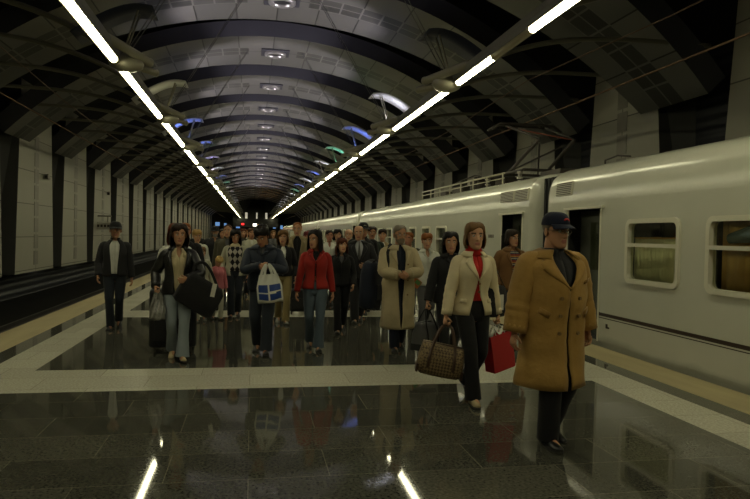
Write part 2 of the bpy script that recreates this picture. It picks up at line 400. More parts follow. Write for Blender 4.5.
def make_car(y0, y1, wins, doors, vents, label, first=False, far=False, panto=None):
    car = empty('train_car', (0,0,0)); tag(car, label, 'train', 'cars of the pale train')
    e = .16
    # side wall with real openings
    zs = [-.35, .06, .418, .432, .452, .505, WZ0, WZ1, 2.16, ZR]
    ys = sorted(set([y0+e, y1-e]+[v for w in wins for v in w[:2]]+[v for d in doors for v in d]))
    b = MB()
    for ya, yb in zip(ys, ys[1:]):
        for za, zb in zip(zs, zs[1:]):
            my, mz = (ya+yb)/2, (za+zb)/2
            if any(q[0] < my < q[1] for q in wins) and WZ0 < mz < WZ1: continue
            if any(q[0] < my < q[1] for q in doors) and .06 < mz < 2.16: continue
            xa = XT+(.03 if za < .05 else 0); s = 1 if abs(za-.452) < .001 or abs(za-.418) < .001 else 0
            b.add([(xa, ya, za), (XT, ya, zb), (XT, yb, zb), (xa, yb, za)], [(0,1,2,3)], s)
    b.build('side_panel', [M_TR, M_STRIPE], car)
    # roof, far side and rounded ends
    P = roof_profile(); c = XT+1.5; n_side = 2
    b = MB()
    b.loft([[(x, y, z) for x, z in P[n_side:]] for y in (y0+e, y1-e)], False, False)
    def ins(d, y): return [(c+(x-c)*(1-d/1.5), y, z-(d*.9 if z > 2.2 else 0)) for x, z in P]
    for ya, sg in ((y0, 1), (y1, -1)):
        b.loft([ins(d, ya+sg*t) for d, t in ((0, e), (.012, e*.6), (.045, e*.25), (.11, 0), (.35, 0))], False, False)
        b.f.append(tuple(range(len(b.v)-len(P), len(b.v)))); b.m.append(0)
    b.build('roof', M_TR, car, True)
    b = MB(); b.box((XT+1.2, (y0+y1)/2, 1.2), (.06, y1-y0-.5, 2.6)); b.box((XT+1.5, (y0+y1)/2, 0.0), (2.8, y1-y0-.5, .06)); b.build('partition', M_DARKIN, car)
    b = MB()
    for yy in (y0+2.6, y1-2.6):
        for dy in (-1.1, 1.1):
            for xx in (XT+.74, XT+2.26): b.cyl((xx-.06, yy+dy, -.57), (xx+.06, yy+dy, -.57), .46, 20)
            b.cyl((XT+.7, yy+dy, -.57), (XT+2.3, yy+dy, -.57), .08)
    b.box((XT+1.5, (y0+y1)/2, -.45), (2.2, y1-y0-1, .3)); b.build('bogie', M_ROOFG, car)
    for wn in wins: add_window(car, wn[0], wn[1], wn[2], far)
    for d0, d1 in doors:
        q = MB()
        q.box((XT+.85, (d0+d1)/2, 1.1), (.04, d1-d0+.7, 2.2)); q.box((XT+.44, d0-.3, 1.1), (.82, .04, 2.2)); q.box((XT+.44, d1+.3, 1.1), (.82, .04, 2.2)); q.box((XT+.44, (d0+d1)/2, 2.24), (.82, d1-d0+.6, .04)); q.box((XT+.44, (d0+d1)/2, .03), (.82, d1-d0+.6, .05))
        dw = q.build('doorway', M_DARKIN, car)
        q = MB(); q.box((XT+.30, (d0+d1)/2-.10, 1.1), (.04, d1-d0+.35, 2.1)); lf = q.build('door_leaf', M_LEAF, dw, bevel=.01)
        q = MB(); q.box((XT+.272, (d0+d1)/2, 1.55), (.012, .50, .80)); q.build('pane', M_GLASS, lf)
        q = MB()
        for yy in (d0, d1): q.box((XT-.004, yy, 1.1), (.02, .03, 2.12))
        q.box((XT-.02, (d0+d1)/2, 2.18), (.06, d1-d0+.2, .04)); q.build('door_frame', M_FRAME, dw)
        q = MB(); q.tube([(XT+.02, d1-.06, .75), (XT-.02, d1-.06, .8), (XT-.02, d1-.06, 1.7), (XT+.02, d1-.06, 1.75)], .012); q.build('handrail', M_ROOFG, dw, True)
    for va, vb in vents:
        q = MB(); q.box((XT+.012, (va+vb)/2, 2.55), (.03, vb-va, .24), Matrix.Rotation(radians(6), 3, 'Y'))
        vt = q.build('vent', M_FRAME, car)
        q = MB()
        for i in range(7):
            t = -.11+i*.036
            q.box((XT+.004+t*.1, (va+vb)/2, 2.55+t*.9), (.03, vb-va-.05, .012), Matrix.Rotation(radians(6), 3, 'Y'))
        q.build('louvre', M_STRIPE, vt)
    return car
W1 = [(7.58+dy, 8.74+dy, c) for dy, c in ((0, 'half'), (-1.74, 'full'), (-3.4, 'half'), (-5.1, 'full'), (-6.8, 'half'), (-8.5, 'half'))]
car1 = make_car(-7.5, 11.55, W1, [(9.53, 10.62)], [(10.52, 11.12)], 'nearest pale train car, with two curtained windows beside the platform')
b = MB(); b.tube([(6.35, 11.0, 2.98), (6.35, 11.02, 3.12), (6.35, 10.6, 3.16), (6.35, 10.2, 3.1)], .015); b.build('roof_pipe', M_ROOFG, car1, True)
b = MB(); b.box((XT-.003, 9.27, .31), (.006, .05, .07)); b.box((XT-.003, 9.24, .29), (.006, .09, .025)); b.build('foot_mark', M_STRIPE, car1)
W2 = [(17.9+.0, 18.9, ''), (19.65, 20.55, ''), (21.4, 22.3, ''), (23.3, 24.2, ''), (25.3, 26.25, ''), (27.2, 28.1, ''), (29.0, 29.9, '')]
car2 = make_car(12.15, 33.4, W2, [(12.6, 13.72), (31.2, 32.3)], [(12.36, 13.0), (13.1, 13.85)], 'pale train car with the raised pantograph, behind the nearest car', far=True)
b = MB()
for i in range(4): b.box((XT-.004, 14.5-.09*i, 1.69), (.006, .055, .075))
b.build('number_plate', M_STRIPE, car2)
ORD = ['third', 'fourth', 'fifth', 'sixth', 'seventh']
for i in range(4):
    y0 = 34.0+i*21.8
    ws = [(y0+2.5+1.8*k, y0+3.4+1.8*k, '') for k in range(9)]
    make_car(y0, y0+21.2, ws, [(y0+.5, y0+1.6), (y0+19.6, y0+20.7)], [], f'{ORD[i]} car of the pale train, far along the platform', far=True)
# bellows between the cars
for i, (ya, yb) in enumerate(((11.552, 12.148), (33.402, 33.998), (55.202, 55.798))):
    b = MB(); n = 8
    for k in range(n):
        y = ya+(yb-ya)*(k+.5)/n
        b.box((XT+1.5, y, 1.35), (2.5 if k % 2 else 2.35, (yb-ya)/n, 3.0))
    o = b.build('gangway_bellows', M_BELLOW, None)
    tag(o, ['black bellows gangway between the nearest two train cars', 'black bellows gangway between the second and third train cars', 'black bellows gangway between far train cars'][i], 'gangway')
# pantograph and roof gear of the second car
pg = MB()
for x in (6.35, 7.55): pg.tube([(x, 14.7, 3.30), (x, 17.3, 3.30)], .035)
for y in (14.7, 16.0, 17.3): pg.tube([(6.35, y, 3.30), (7.55, y, 3.30)], .035)
pan = pg.build('pantograph', M_ROOFG, car2)
for x in (6.35, 7.55):
    for y in (14.9, 17.1):
        q = MB()
        for k in range(4): q.cyl((x, y, 3.02+k*.07), (x, y, 3.06+k*.07), .075 if k % 2 else .05, 12)
        q.build('insulator', M_INS, pan, True)
q = MB()
for x in (6.45, 7.45): q.tube([(x, 15.9, 3.32), (x-(x-6.95)*.15, 14.2, 3.98)], .042); q.tube([(x, 16.3, 3.32), (6.95+(6.95-x)*.6, 14.5, 3.88)], .022)
q.build('lower_arm', M_ROOFG, pan, True)
for x in (6.5, 7.4): q = MB(); q.tube([(x, 14.2, 3.98), (6.95+(x-6.95)*1.2, 16.0, 4.56)], .03); q.build('upper_arm', M_ROOFG, pan, True)
q = MB(); q.tube([(7.4, 14.3, 4.0), (6.4, 15.9, 4.5)], .014); q.build('cross_brace', M_RUST, pan, True)
q = MB()
for y in (15.92, 16.22): q.tube([(6.0, y, 4.44), (6.2, y, 4.58), (6.5, y, 4.60), (7.4, y, 4.60), (7.7, y, 4.58), (7.9, y, 4.44)], .035)
for x in (6.5, 7.4): q.tube([(x, 15.92, 4.60), (x, 16.22, 4.60)], .02)
q.build('collector_head', M_ROOFG, pan, True)
q = MB()
q.tube([(5.95, 14.9, 3.22), (5.95, 22.6, 3.22)], .022); q.tube([(5.95, 14.9, 3.10), (5.95, 22.6, 3.10)], .012)
for i in range(8): q.tube([(5.95, 15.0+i*1.08, 2.9), (5.95, 15.0+i*1.08, 3.22)], .02)
q.build('roof_railing', M_RAILW, car2, True)
q = MB()
for y, h, l in ((18.6, .34, .9), (20.2, .26, 1.3), (22.0, .18, .9), (13.6, .16, 1.0), (16.6, .24, .7)): z_ = MB(); z_.box((6.95, y, 3.0+h/2), (.9, l, h+.06)); z_.build('roof_box', M_ROOFG, car2, bevel=.02)
for y in (17.9, 18.2, 19.4): 
    q.cyl((6.4, y, 3.0), (6.4, y, 3.42), .06); q.cyl((6.4, y, 3.30), (6.4, y, 3.34), .14)
q.tube([(6.4, 17.9, 3.42), (6.5, 18.6, 3.5), (6.4, 19.4, 3.42), (6.6, 21, 3.4)], .02)
q.build('roof_equipment', M_ROOFG, car2, bevel=.02)
# overhead wires
M_WIRE = mat('wire_copper', (.16,.10,.06), .5, .5)
for x, zc, zm, nm in ((6.95, 4.66, 5.75, 'right'), (-5.86, 4.8, 5.9, 'left')):
    b = MB(); b.tube([(x, Y0, zc), (x, YEND, zc)], .018, 6); tag(b.build('contact_wire', M_WIRE, None, True), f'copper contact wire over the {nm} track', 'wire')
    b = MB(); b.tube([(x, Y0+6*i, zm-.25*(i % 4 in (1, 3))-.33*(i % 4 == 2)) for i in range(26)], .014, 6); tag(b.build('messenger_wire', M_WIRE, None, True), f'sagging upper wire above the {nm} contact wire', 'wire')
# ------------------------------------------------------------------ light strips with reflectors
M_TUBE = mat('tube_lit', (.9,.88,.75), .4, emis=TUBE_COL, estr=TUBE)
M_TUBEOFF = mat('tube_unlit', (.42,.36,.22), .35)
M_HOUS = mat('fixture_housing', (.20,.19,.145), .4, .4)
M_BRK = mat('fixture_cast', (.34,.32,.24), .38, .3)
M_SAIL = mat('sail_white', (.78,.78,.76), .55)
M_SAIL_UNLIT = mat('sail_unlit', (.025,.03,.06), .4)  # white sail left unlit: its darkness is put into the colour as navy
M_CABLE = mat('cable_steel', (.16,.16,.15), .4, .6)
def fixture(side, idx, lit=(1,1,1), sail='white', cables=True):
    """6 m module: joint at local origin, tubes run from the joint away from the camera; inward = towards the platform axis"""
    sg = 1 if side == 'left' else -1
    root = empty('ceiling_light')
    b = MB(); b.box((0, 3.0, .13), (.22, 6.0, .10)); b.box((.098*sg, 3.0, .06), (.016, 6.0, .14)); b.box((-.098*sg, 3.0, .06), (.016, 6.0, .14)); b.build('housing', M_HOUS, root)
    segs = [(.32, 2.18), (2.22, 3.70), (3.74, 5.72)]
    for (a, e), on in zip(segs, lit):
        t = MB(); t.tube([(0, a, 0), (0, e, 0)], .066, 10)
        t.build('tube', M_TUBE if on else M_TUBEOFF, root, False)
        q = MB(); q.cyl((0, e-.01, 0), (0, e+.03, 0), .074, 12); q.build('tube_ring', M_BRK, root)
    # boat shaped joint
    b = MB(); rings = []
    for i in range(11):
        t = -1+2*i/10; wv = .20*sqrt(max(0, 1-t*t))+.012
        rings.append([(t*.62*sg*.5+.16*sg+wv*.25*cos(a), wv*1.25*cos(a)+.06*t, .02+wv*.8*sin(a)) for a in [2*pi*k/12 for k in range(12)]])
    b.loft(rings); b.cyl((0, -.30, 0), (0, .34, 0), .085, 14); b.build('bracket', M_BRK, root, True)
    for dz, a, e, r in ((.13, (.52*sg, .42), (.05*sg, -1.05), .085), (-.02, (.62*sg, .62), (.18*sg, .02), .07)):
        q = MB(); q.tube([(a[0], a[1], dz+.02), (a[0]+(e[0]-a[0])*.04, a[1]+(e[1]-a[1])*.04, dz+.02), (e[0], e[1], dz+.04)], [r*1.12, r, r], 14); q.build('projector', M_BRK, root, True)
    # reflector sail on two rods
    q = MB(); n = 14
    arcp = [(sg*(-.72+1.40*t), .40+.60*sin(pi*.56*t)-.10*max(0, t-.8)) for t in [i/n for i in range(n+1)]]
    q.loft([[(x, -.42, z) for x, z in arcp], [(x, .42, z) for x, z in arcp]], False, False)
    s = q.build('reflector', M_SAIL_UNLIT if sail == 'navy' else M_SAIL, root, True, solid=.02)
    q = MB()
    for dy in (-.12, .12): q.tube([(.10*sg, dy*.6, .1), (.38*sg, dy, .98)], .018, 8)
    q.build('rod', M_BRK, root, True)
    if cables:
        q = MB()
        for dy in (-.10, .10): q.tube([(.15*sg, dy, .15), (2.3*sg, dy, 3.72)], .009, 6)
        q.build('cable', M_CABLE, root)
    # side tubes to the wall every three metres
    for dy in (0, 3.0):
        q = MB(); P = [(-.02*sg, dy, .16), (-.9*sg, dy, .66), (-2.0*sg, dy, 1.02), (-3.2*sg, dy, 1.2), (-4.6*sg, dy, 1.25), (-5.9*sg, dy, 1.25)]
        pp, vv = catmull(P, [.055]*6, 4); q.tube(pp, vv, 8); q.build('side_tube', M_HOUS, root, True)
    return root
SPOTCOL = {'white': (.86,.84,1.0), 'blue': (.12,.22,1.0), 'green': (.15,.75,.5), 'navy': (.1,.12,.3), 'olive': (.75,.7,.4), 'violet': (.5,.45,1.0)}
SAILS = {'right': {0:'olive',1:'navy',2:'white',3:'blue',4:'green',5:'white',6:'blue',7:'white',8:'blue',9:'green'}, 'left': {0:'olive',1:'navy',2:'olive',3:'blue',4:'blue',5:'violet',6:'white',7:'blue',8:'green',9:'white'}}  # navy marks an unlit white sail, darkened by its material colour
ORDW = ' first second third fourth fifth sixth seventh eighth ninth tenth eleventh twelfth thirteenth fourteenth fifteenth sixteenth seventeenth eighteenth nineteenth twentieth twenty-first twenty-second twenty-third twenty-fourth twenty-fifth'.split(' ')
def spot(name, loc, target, col, power, size=50, parent=None):
    ld = bpy.data.lights.new(name, 'SPOT'); ld.energy = power; ld.color = col; ld.spot_size = radians(size); ld.spot_blend = .6; ld.shadow_soft_size = .05
    o = bpy.data.objects.new(name, ld); COL.objects.link(o); o.location = loc
    o.rotation_euler = (V(target)-V(loc)).to_track_quat('-Z', 'Y').to_euler()
    if parent: o.parent = parent
    return o
for side, x in (('left', XSL), ('right', XSR)):
    sg = 1 if side == 'left' else -1
    protos = {}
    for k in range(-2, 23):
        y = 7+6*k; sl = SAILS[side].get(k, 'white')
        lit = (1,1,1)
        if side == 'right' and k == 0: lit = (1,0,1)          # one dead tube near the camera
        key = (lit, sl == 'navy')
        if key not in protos: o = protos[key] = fixture(side, k, lit, sl)
        else: o = copy_tree(protos[key])
        o.location = (x, y, ZS)
        gr = f'{side} tube light strip'
        if k < 1: lab = f'tube light module of the {side} strip {["two places behind the camera", "running overhead behind the camera", "ending before its first bracket in view"][k+2]}'
        else: lab = f'{ORDW[k]} tube light bracket from the camera along the {side} strip' + (f', with {"unlit dark" if sl=="navy" else sl if sl != "olive" else "dull olive"} curved reflector' if k <= 6 else '')
        tag(o, lab, 'ceiling light', gr)
        if k >= -1 and k < 16:
            c = SPOTCOL[sl]; pw = 0 if sl == 'navy' else (4 if sl == 'olive' else 24)
            if pw: spot('reflector_lamp', (.10*sg, 0, .30), (.05*sg, 0, 1.1), c, pw*.8*SPOT, 130, o)
            spot('ceiling_lamp', (.13*sg, 1.6, .24), (2.5*sg, 2.6, 4.0), (.92,.84,.96), 850*SPOT, 80, o)
# ring lamps in the middle of the ribs
M_RINGL = mat('ring_metal', (.35,.34,.31), .3, .6)
M_RINGD = mat('ring_dark', (.01,.01,.01), .5)
def ring_lamp():
    root = empty('ceiling_downlight')
    q = MB(); q.box((0, 0, -.03), (1.1, 1.0, .05)); q.build('plate', M_RIBSIDE, root, bevel=.02)
    q = MB(); n = 28; R = .42
    q.loft([[(rr*cos(2*pi*i/n), rr*sin(2*pi*i/n), z) for i in range(n)] for rr, z in ((R, -.05), (R, -.14), (R-.10, -.16), (R-.14, -.06))], True, False); q.build('rim', M_RINGL, root, True)
    q = MB(); q.cyl((0,0,-.07), (0,0,-.055), R-.12, 24); q.build('lens', M_RINGD, root)
    return root
rl = None
for k in range(NRIB):
    o = rl if k else ring_lamp()
    if k: o = copy_tree(rl)
    else: rl = o
    o.location = (XA+.1, 2.4+PER*k, 8.85)
    lab = f'unlit round ceiling fixture in the middle of the {ORDW[k+1]} arch rib from the camera'
    tag(o, lab, 'ceiling fixture', 'round fixtures along the vault axis')
# far end: service box with lit openings, signal and display
M_BOX = mat('end_box', (.02,.02,.018), .6)
rt = empty('control_gallery', (XA, 141, 0)); tag(rt, 'dark glazed gallery closing the far end of the vault', 'gallery')
b = MB(); b.box((0, 2, 4.9), (9.5, 3.5, 4.0)); b.box((0, 2, 1.6), (1.2, 3, 3.2)); b.build('body', M_BOX, rt)
M_LITW = mat('lit_window', (.8,.8,.7), .5, emis=(1,.92,.7), estr=.35)
for dx, wd in ((-2.0, .5), (0.2, .3), (2.2, .45)):
    b = MB(); b.box((dx, .22, 5.3), (wd, .05, 1.3)); b.build('window', M_LITW, rt)
def glow(name, loc, size, col, st, label, cat):
    r = empty(name, loc); tag(r, label, cat)
    b = MB(); b.box((0, .10, 0), (size[0]+.16, .14, size[1]+.16)); b.build('case', M_BOX, r, bevel=.02)
    b = MB(); b.box((0, 0, 0), (size[0], .05, size[1])); b.build('lit_face', mat('lit_'+name, col, .5, emis=col, estr=st), r)
glow('signal_lamp', (-2.02, 141.05, 3.44), (.5,.35), (1,.02,.02), 3, 'red signal light hanging at the far end', 'signal')
glow('lit_sign', (.50, 141.05, 3.32), (.8,.55), (1,.95,.8), 3, 'small white lit sign at the far end', 'sign')
glow('display_board', (1.90, 141.05, 3.2), (1.5,.4), (1,.35,.03), 2.5, 'orange lettered display board at the far end', 'sign')
for i, (x, z, wd) in enumerate(((-7.2, 3.4, .9), (-5.6, 3.2, .5), (-3.0, 3.0, .8), (4.6, 3.1, .6), (6.1, 3.0, .5))):
    glow('blue_sign', (x*1.04, 145.83, z), (wd,.8), (.25,.5,1), .5, ['leftmost blue-white lit sign at the far end', 'second blue-white lit sign from the left at the far end', 'blue lit sign left of the red signal at the far end', 'blue lit sign right of the orange board at the far end', 'rightmost blue lit sign at the far end beside the train'][i], 'sign')
# platform sign beside the left track, small wall devices
r = empty('platform_sign', (XWL+.25, 39.2, 0)); tag(r, 'small pale sign plate on a bracket before the left wall pillars', 'sign')
b = MB(); b.box((0, 0, 1.86), (1.5, .08, .42)); b.build('plate', mat('sign_plate', (.45,.43,.36), .5), r, bevel=.01)
b = MB()
for i in range(7): b.box((-.54+i*.18, -.045, 1.86), (.12, .012, .14))
b.build('lettering', M_STRIPE, r)
b = MB(); b.tube([(-.3, .08, 1.86), (-.3, .12, 2.4)], .03); b.tube([(.3, .08, 1.86), (.3, .12, 2.4)], .03); b.box((-.12, .12, 2.42), (1.2, .08, .08)); b.build('bracket', M_HOUS, r)
for i, (y, nm) in enumerate(((29.6, 'first'), (41.6, 'second'))):
    r = empty('wall_camera', (XWL, y, 3.8)); tag(r, f'{nm} small camera on a left wall pillar from the near end', 'camera')
    b = MB(); b.box((.15, -.12, 0), (.16, .34, .16)); b.build('body', M_HOUS, r, bevel=.02)
    b = MB(); b.tube([(.0, 0, .1), (.15, 0, .12), (.15, 0, .05)], .025); b.build('arm', M_HOUS, r)
    b = MB(); b.cyl((.15, -.31, 0), (.15, -.28, 0), .06); b.build('lens', M_RINGD, r)
# ------------------------------------------------------------------ people: figure builder
M_EYE = mat('eye_white', (.55,.53,.48), .3); M_IRIS = mat('eye_dark', (.02,.015,.01), .2)
M_BODY = mat('skin', (.5,.3,.2), .5, attr='Col', spec=.4)
HEADTAB = [(-.122,.012,.076,-.055),(-.116,.030,.088,-.030),(-.100,.046,.095,.005),(-.080,.056,.095,.035),(-.060,.061,.095,.055),(-.035,.066,.093,.072),(-.005,.072,.091,.086),(.025,.076,.090,.096),(.050,.077,.090,.100),(.078,.073,.082,.096),(.098,.061,.064,.080),(.110,.043,.043,.056),(.117,.022,.02,.028),(.119,.004,.002,.006)]
def headpt(a, z, off=0.0, feat=True):
    w, F, B = interp(HEADTAB, z); yc = (B-F)/2; d = (F+B)/2
    x, y = (w+off)*sin(a), yc-(d+off)*cos(a)
    if feat and cos(a) > 0:
        ax = abs(x)
        g = lambda cx, cz, sx, sz: exp(-((ax-cx)/sx)**2-((z-cz)/sz)**2)
        nose = 0
        if -.05 < z < .03:
            t = (.026-z)/.062; h = .027*max(0, min(1, t))**1.1 if z > -.036 else .027*max(0, 1-(-.036-z)/.010)
            nose = h*exp(-(x/(.009+.006*max(0,min(1,t))))**2)
        y -= nose
        y += .011*g(.031, .004, .014, .013)            # eye sockets
        y -= .005*g(.03, .024, .022, .007)             # brow
        y -= .0055*g(.0, -.062, .020, .005)+.005*g(.0, -.073, .016, .005)   # lips
        y += .003*g(0, -.067, .02, .002)
        y -= .006*g(0, -.104, .018, .012)              # chin
        y -= .004*g(.042, -.025, .016, .018)           # cheek
    return V((x, y, z))
def add_head(mb, cols, M, skin, beard=None, lips=(.36,.13,.10), brow=None):
    n = 56; zs = [-.122+.241*(i/38) for i in range(39)]
    def colr(a, p):
        c = skin; ax = abs(p.x)
        if cos(a) > .2:
            if abs(p.z+.067) < .012 and ax < .024-.6*abs(p.z+.067): c = lips
            if brow and abs(p.z-.027+.12*max(0, ax-.035)) < .0055 and .014 < ax < .05: c = brow
        if beard:
            if (p.z < -.055 and not (abs(p.z+.067) < .009 and ax < .02)) or (p.z < -.04 and ax < .035 and p.z < -.045): c = beard
            if -1 < cos(a) < .55 and p.z > -.05 and p.z < 0 and cos(a) > .1: c = beard
        return c
    rings = []
    for z in zs:
        ring = []
        for k in range(n):
            a = 2*pi*k/n; a = a-.35*sin(a)   # denser at the face
            p = headpt(a, z); ring.append(M @ p); cols.append(colr(a, p))
        rings.append(ring)
    mb.loft(rings)
    for s in (-1, 1):
        b0 = len(mb.v); R = Matrix.Rotation(s*.35, 3, 'Z')
        mb.ell((0,0,0), (.010,.020,.032), R, 10, 7)
        for i in range(b0, len(mb.v)): mb.v[i] = M @ (mb.v[i]+V((s*.077, .012, -.005))); cols.append(tuple(c*.92 for c in skin))
def ik(a, b, l1, l2, pole):
    d = b-a; L = d.length; mx = (l1+l2)*.998
    if L > mx: b = a+d*(mx/L); d = b-a; L = mx
    dn = d.normalized(); x = (l1*l1-l2*l2+L*L)/(2*L); h = sqrt(max(0, l1*l1-x*x))
    pl = pole-dn*pole.dot(dn); pl = pl.normalized() if pl.length > 1e-6 else dn.orthogonal().normalized()
    return a+dn*x+pl*h, b
TM = [(.78,.150,.085,.105),(.88,.168,.105,.12),(.96,.170,.112,.115),(1.05,.157,.113,.095),(1.15,.160,.118,.10),(1.27,.172,.122,.115),(1.34,.178,.108,.115),(1.39,.166,.088,.104),(1.425,.130,.068,.088),(1.455,.088,.058,.075),(1.48,.066,.054,.068),(1.51,.060,.052,.062)]
TF = [(.78,.152,.085,.11),(.88,.174,.10,.128),(.96,.165,.10,.115),(1.07,.130,.09,.085),(1.17,.137,.10,.09),(1.26,.148,.130,.10),(1.33,.152,.114,.10),(1.385,.142,.082,.092),(1.42,.112,.062,.08),(1.45,.074,.052,.066),(1.475,.056,.048,.059),(1.50,.050,.046,.055)]
class Fig: pass
def fig(x, y, H, label, rz=0, sex='m', skin=(.42,.235,.14), lean=0, twist=0, head=(0,0), legs=((-.17,-8),(.22,38)), stance=.085,
        armR=(-.27,.03,.80), armL=(.27,.03,.80), gripR=.45, gripL=.45, poleR=(-.4,1,0), poleL=(.4,1,0), girth=1.0, belly=0, group=None, cat='person', beard=None, lips=(.36,.13,.10), brow=(.05,.03,.02), far=False):
    """a person facing -Y in local coordinates (canonical height 1.75 m, scaled); local -X is the person's right"""
    g = Fig(); g.sc = H/1.75; g.sex = sex; g.girth = girth; g.far = far; g.z0 = 0
    g.root = empty('person', (x, y, 0), radians(rz), g.sc); tag(g.root, label, cat, group)
    g.M = g.root.matrix_basis.copy()
    g.M = Matrix.Translation((x, y, 0)) @ Matrix.Rotation(radians(rz), 4, 'Z') @ Matrix.Scale(g.sc, 4)
    tab = TM if sex == 'm' else TF
    g.tab = [(z, w*girth, F*girth+(belly*exp(-((z-1.08)/.14)**2)), B*girth) for z, w, F, B in tab]
    sw = (.187 if sex == 'm' else .163)*(.5+.5*girth)
    # legs: (y of the foot, pitch in degrees; positive pitch = heel raised)
    ank = []
    for s, (fy, pt) in zip((-1, 1), legs):
        p = radians(pt); az = .15*sin(p)+.08*cos(p) if p >= 0 else .08*cos(p)+.06*sin(-p)
        ank.append(V((s*stance, fy, az)))
    drop = 0
    for s, a in zip((-1, 1), ank):
        h = sqrt(max(.3, (.838)**2-a.y**2-(.0)**2))+a.z; drop = max(drop, .91-h)
    g.dz = -drop
    Rl = Matrix.Rotation(radians(lean), 3, 'X')
    def up(p):
        p = V(p); t = max(0, min(1, (p.z-.95)/.35)); Rt = Matrix.Rotation(radians(twist)*t, 3, 'Z')
        tl = max(0, min(1, (p.z-.9)/.2)); q = Rt @ p
        q2 = Rl @ (q-V((0,0,1)))+V((0,0,1)); return q.lerp(q2, tl)+V((0,0,g.dz))
    g.up = up
    g.hip = [up((s*.088, 0, .90)) for s in (-1, 1)]; g.ank = []; g.knee = []; g.pitch = [l[1] for l in legs]
    for s, h, a in zip((-1, 1), g.hip, ank):
        k, a2 = ik(h, a, .43, .41, V((s*.05, -1, .0))); g.knee.append(k); g.ank.append(a2)
    g.sh = [up((s*sw, .005, 1.372)) for s in (-1, 1)]; g.elb = []; g.wri = []
    for s, shd, t, pole in zip((-1, 1), g.sh, (armR, armL), (poleR, poleL)):
        e, wv = ik(shd, V(t)+V((0,0,g.dz)), .285, .25, V(pole)); g.elb.append(e); g.wri.append(wv)
    hp = up((0, .005, 1.545)); yaw, pitch = head
    R = Matrix.Rotation(radians(yaw), 3, 'Z') @ Matrix.Rotation(radians(pitch), 3, 'X')
    g.headM = Matrix.Translation(hp) @ (Rl.to_4x4()) @ R.to_4x4() @ Matrix.Translation((0, -.02, .083)) @ Matrix.Scale(1.08, 4)
    # ---- body: one continuous skin, grown by voxel remesh
    b = MB(); n = 16
    def ring(z, off=0):
        w, F, B = interp(g.tab, z); return [up((( w+off)*cos(2*pi*k/n), (B-F)/2+((B+F)/2+off)*sin(2*pi*k/n), z)) for k in range(n)]
    b.loft([ring(z, -.012) for z in (.80,.88,.96,1.05,1.15,1.27,1.35,1.41,1.445,1.475)])
    b.tube([up((0,.015,1.42)), hp, g.headM @ V((0,.025,-.03))], [.058*girth, .053*girth, .052] if sex == 'm' else [.05,.044,.046], 12)
    for i in (0, 1):
        pts, vs = catmull([g.hip[i]+V((0,0,.03)), g.hip[i].lerp(g.knee[i], .5), g.knee[i], g.knee[i].lerp(g.ank[i], .4), g.ank[i]], [.085,.075,.055,.052,.036], 4); b.tube(pts, vs, 12)
        p = radians(-g.pitch[i]); Rf = Matrix.Rotation(-p, 3, 'X')
        b.tube([g.ank[i]+Rf @ V((0,.035,-.035)), g.ank[i]+Rf @ V((0,-.06,-.04)), g.ank[i]+Rf @ V((0,-.14,-.058))], [.034,.032,.02], 10)
        c = g.sh[i]; pts, vs = catmull([c*.6+up((0,.005,1.40))*.4, c, g.sh[i].lerp(g.elb[i], .5), g.elb[i], g.elb[i].lerp(g.wri[i], .4), g.wri[i]], [.05,.052,.046,.038,.038,.026], 4); b.tube(pts, vs, 12)
        # palm
        d = (g.wri[i]-g.elb[i]).normalized(); nrm = V(((1,-1)[i], 0, 0)); nrm = nrm-d*nrm.dot(d)
        if nrm.length < .35: nrm = V((0, 1, 0))-d*d.y
        nrm.normalize(); sd = d.cross(nrm); 
        if sd.dot(V((0,-1,.4))) < 0: sd = -sd
        if not hasattr(g, 'hand'): g.hand = []
        g.hand.append((g.wri[i], d, nrm, sd))
        b.tube([g.wri[i]-d*.02, g.wri[i]+d*.02, g.wri[i]+d*.06, g.wri[i]+d*.092], [(.026,.020),(.036,.017),(.042,.016),(.038,.012)], 12, up=sd)
    o = b.build('body', M_BODY)
    q = o.modifiers.new('r', 'REMESH'); q.mode = 'VOXEL'; q.voxel_size = .016 if far else .011
    q = o.modifiers.new('s', 'SMOOTH'); q.iterations = 3; q.factor = .5
    dg = bpy.context.evaluated_depsgraph_get(); dg.update(); ev = o.evaluated_get(dg); me = ev.to_mesh()
    fb = MB(); fb.v = [v.co.copy() for v in me.vertices]; fb.f = [tuple(p.vertices) for p in me.polygons]; fb.m = [0]*len(fb.f); ev.to_mesh_clear()
    old = o.data; bpy.data.objects.remove(o); bpy.data.meshes.remove(old)
    cols = [skin]*len(fb.v)
    # fingers
    for i in (0, 1):
        w0, d, nrm, sd = g.hand[i]; cu = (gripR, gripL)[i]
        for j, (o_, L) in enumerate(((.031,.070),(.0105,.078),(-.0105,.073),(-.031,.058))):
            base = w0+d*(.082-.006*abs(j-1))+sd*o_; dr = (d+sd*o_*2.0).normalized(); pts = [base-d*.02, base]; an = 0
            for kk, fr in enumerate((.45,.32,.23)):
                an += cu*(.9,1.1,.8)[kk]; pts.append(pts[-1]+(dr*cos(an)+nrm*sin(an))*L*fr)
            b0 = len(fb.v); fb.tube(pts, [.0095,.0095,.0088,.008,.006], 7); cols += [skin]*(len(fb.v)-b0)
        tb = w0+d*.022+sd*.026; td = (d*.62+sd*.62+nrm*(.2+.5*cu)).normalized(); td2 = (d*.85+sd*.15+nrm*(.2+.8*cu)).normalized()
        b0 = len(fb.v); fb.tube([tb-td*.015, tb, tb+td*.036, tb+td*.036+td2*.03], [.013,.0125,.0105,.008], 7); cols += [skin]*(len(fb.v)-b0)
    add_head(fb, cols, g.headM, skin, beard, lips, brow)
    me = bpy.data.meshes.new('body'); me.from_pydata([tuple(v) for v in fb.v], [], fb.f); me.materials.append(M_BODY); me.shade_smooth()
    at = me.color_attributes.new('Col', 'FLOAT_COLOR', 'POINT')
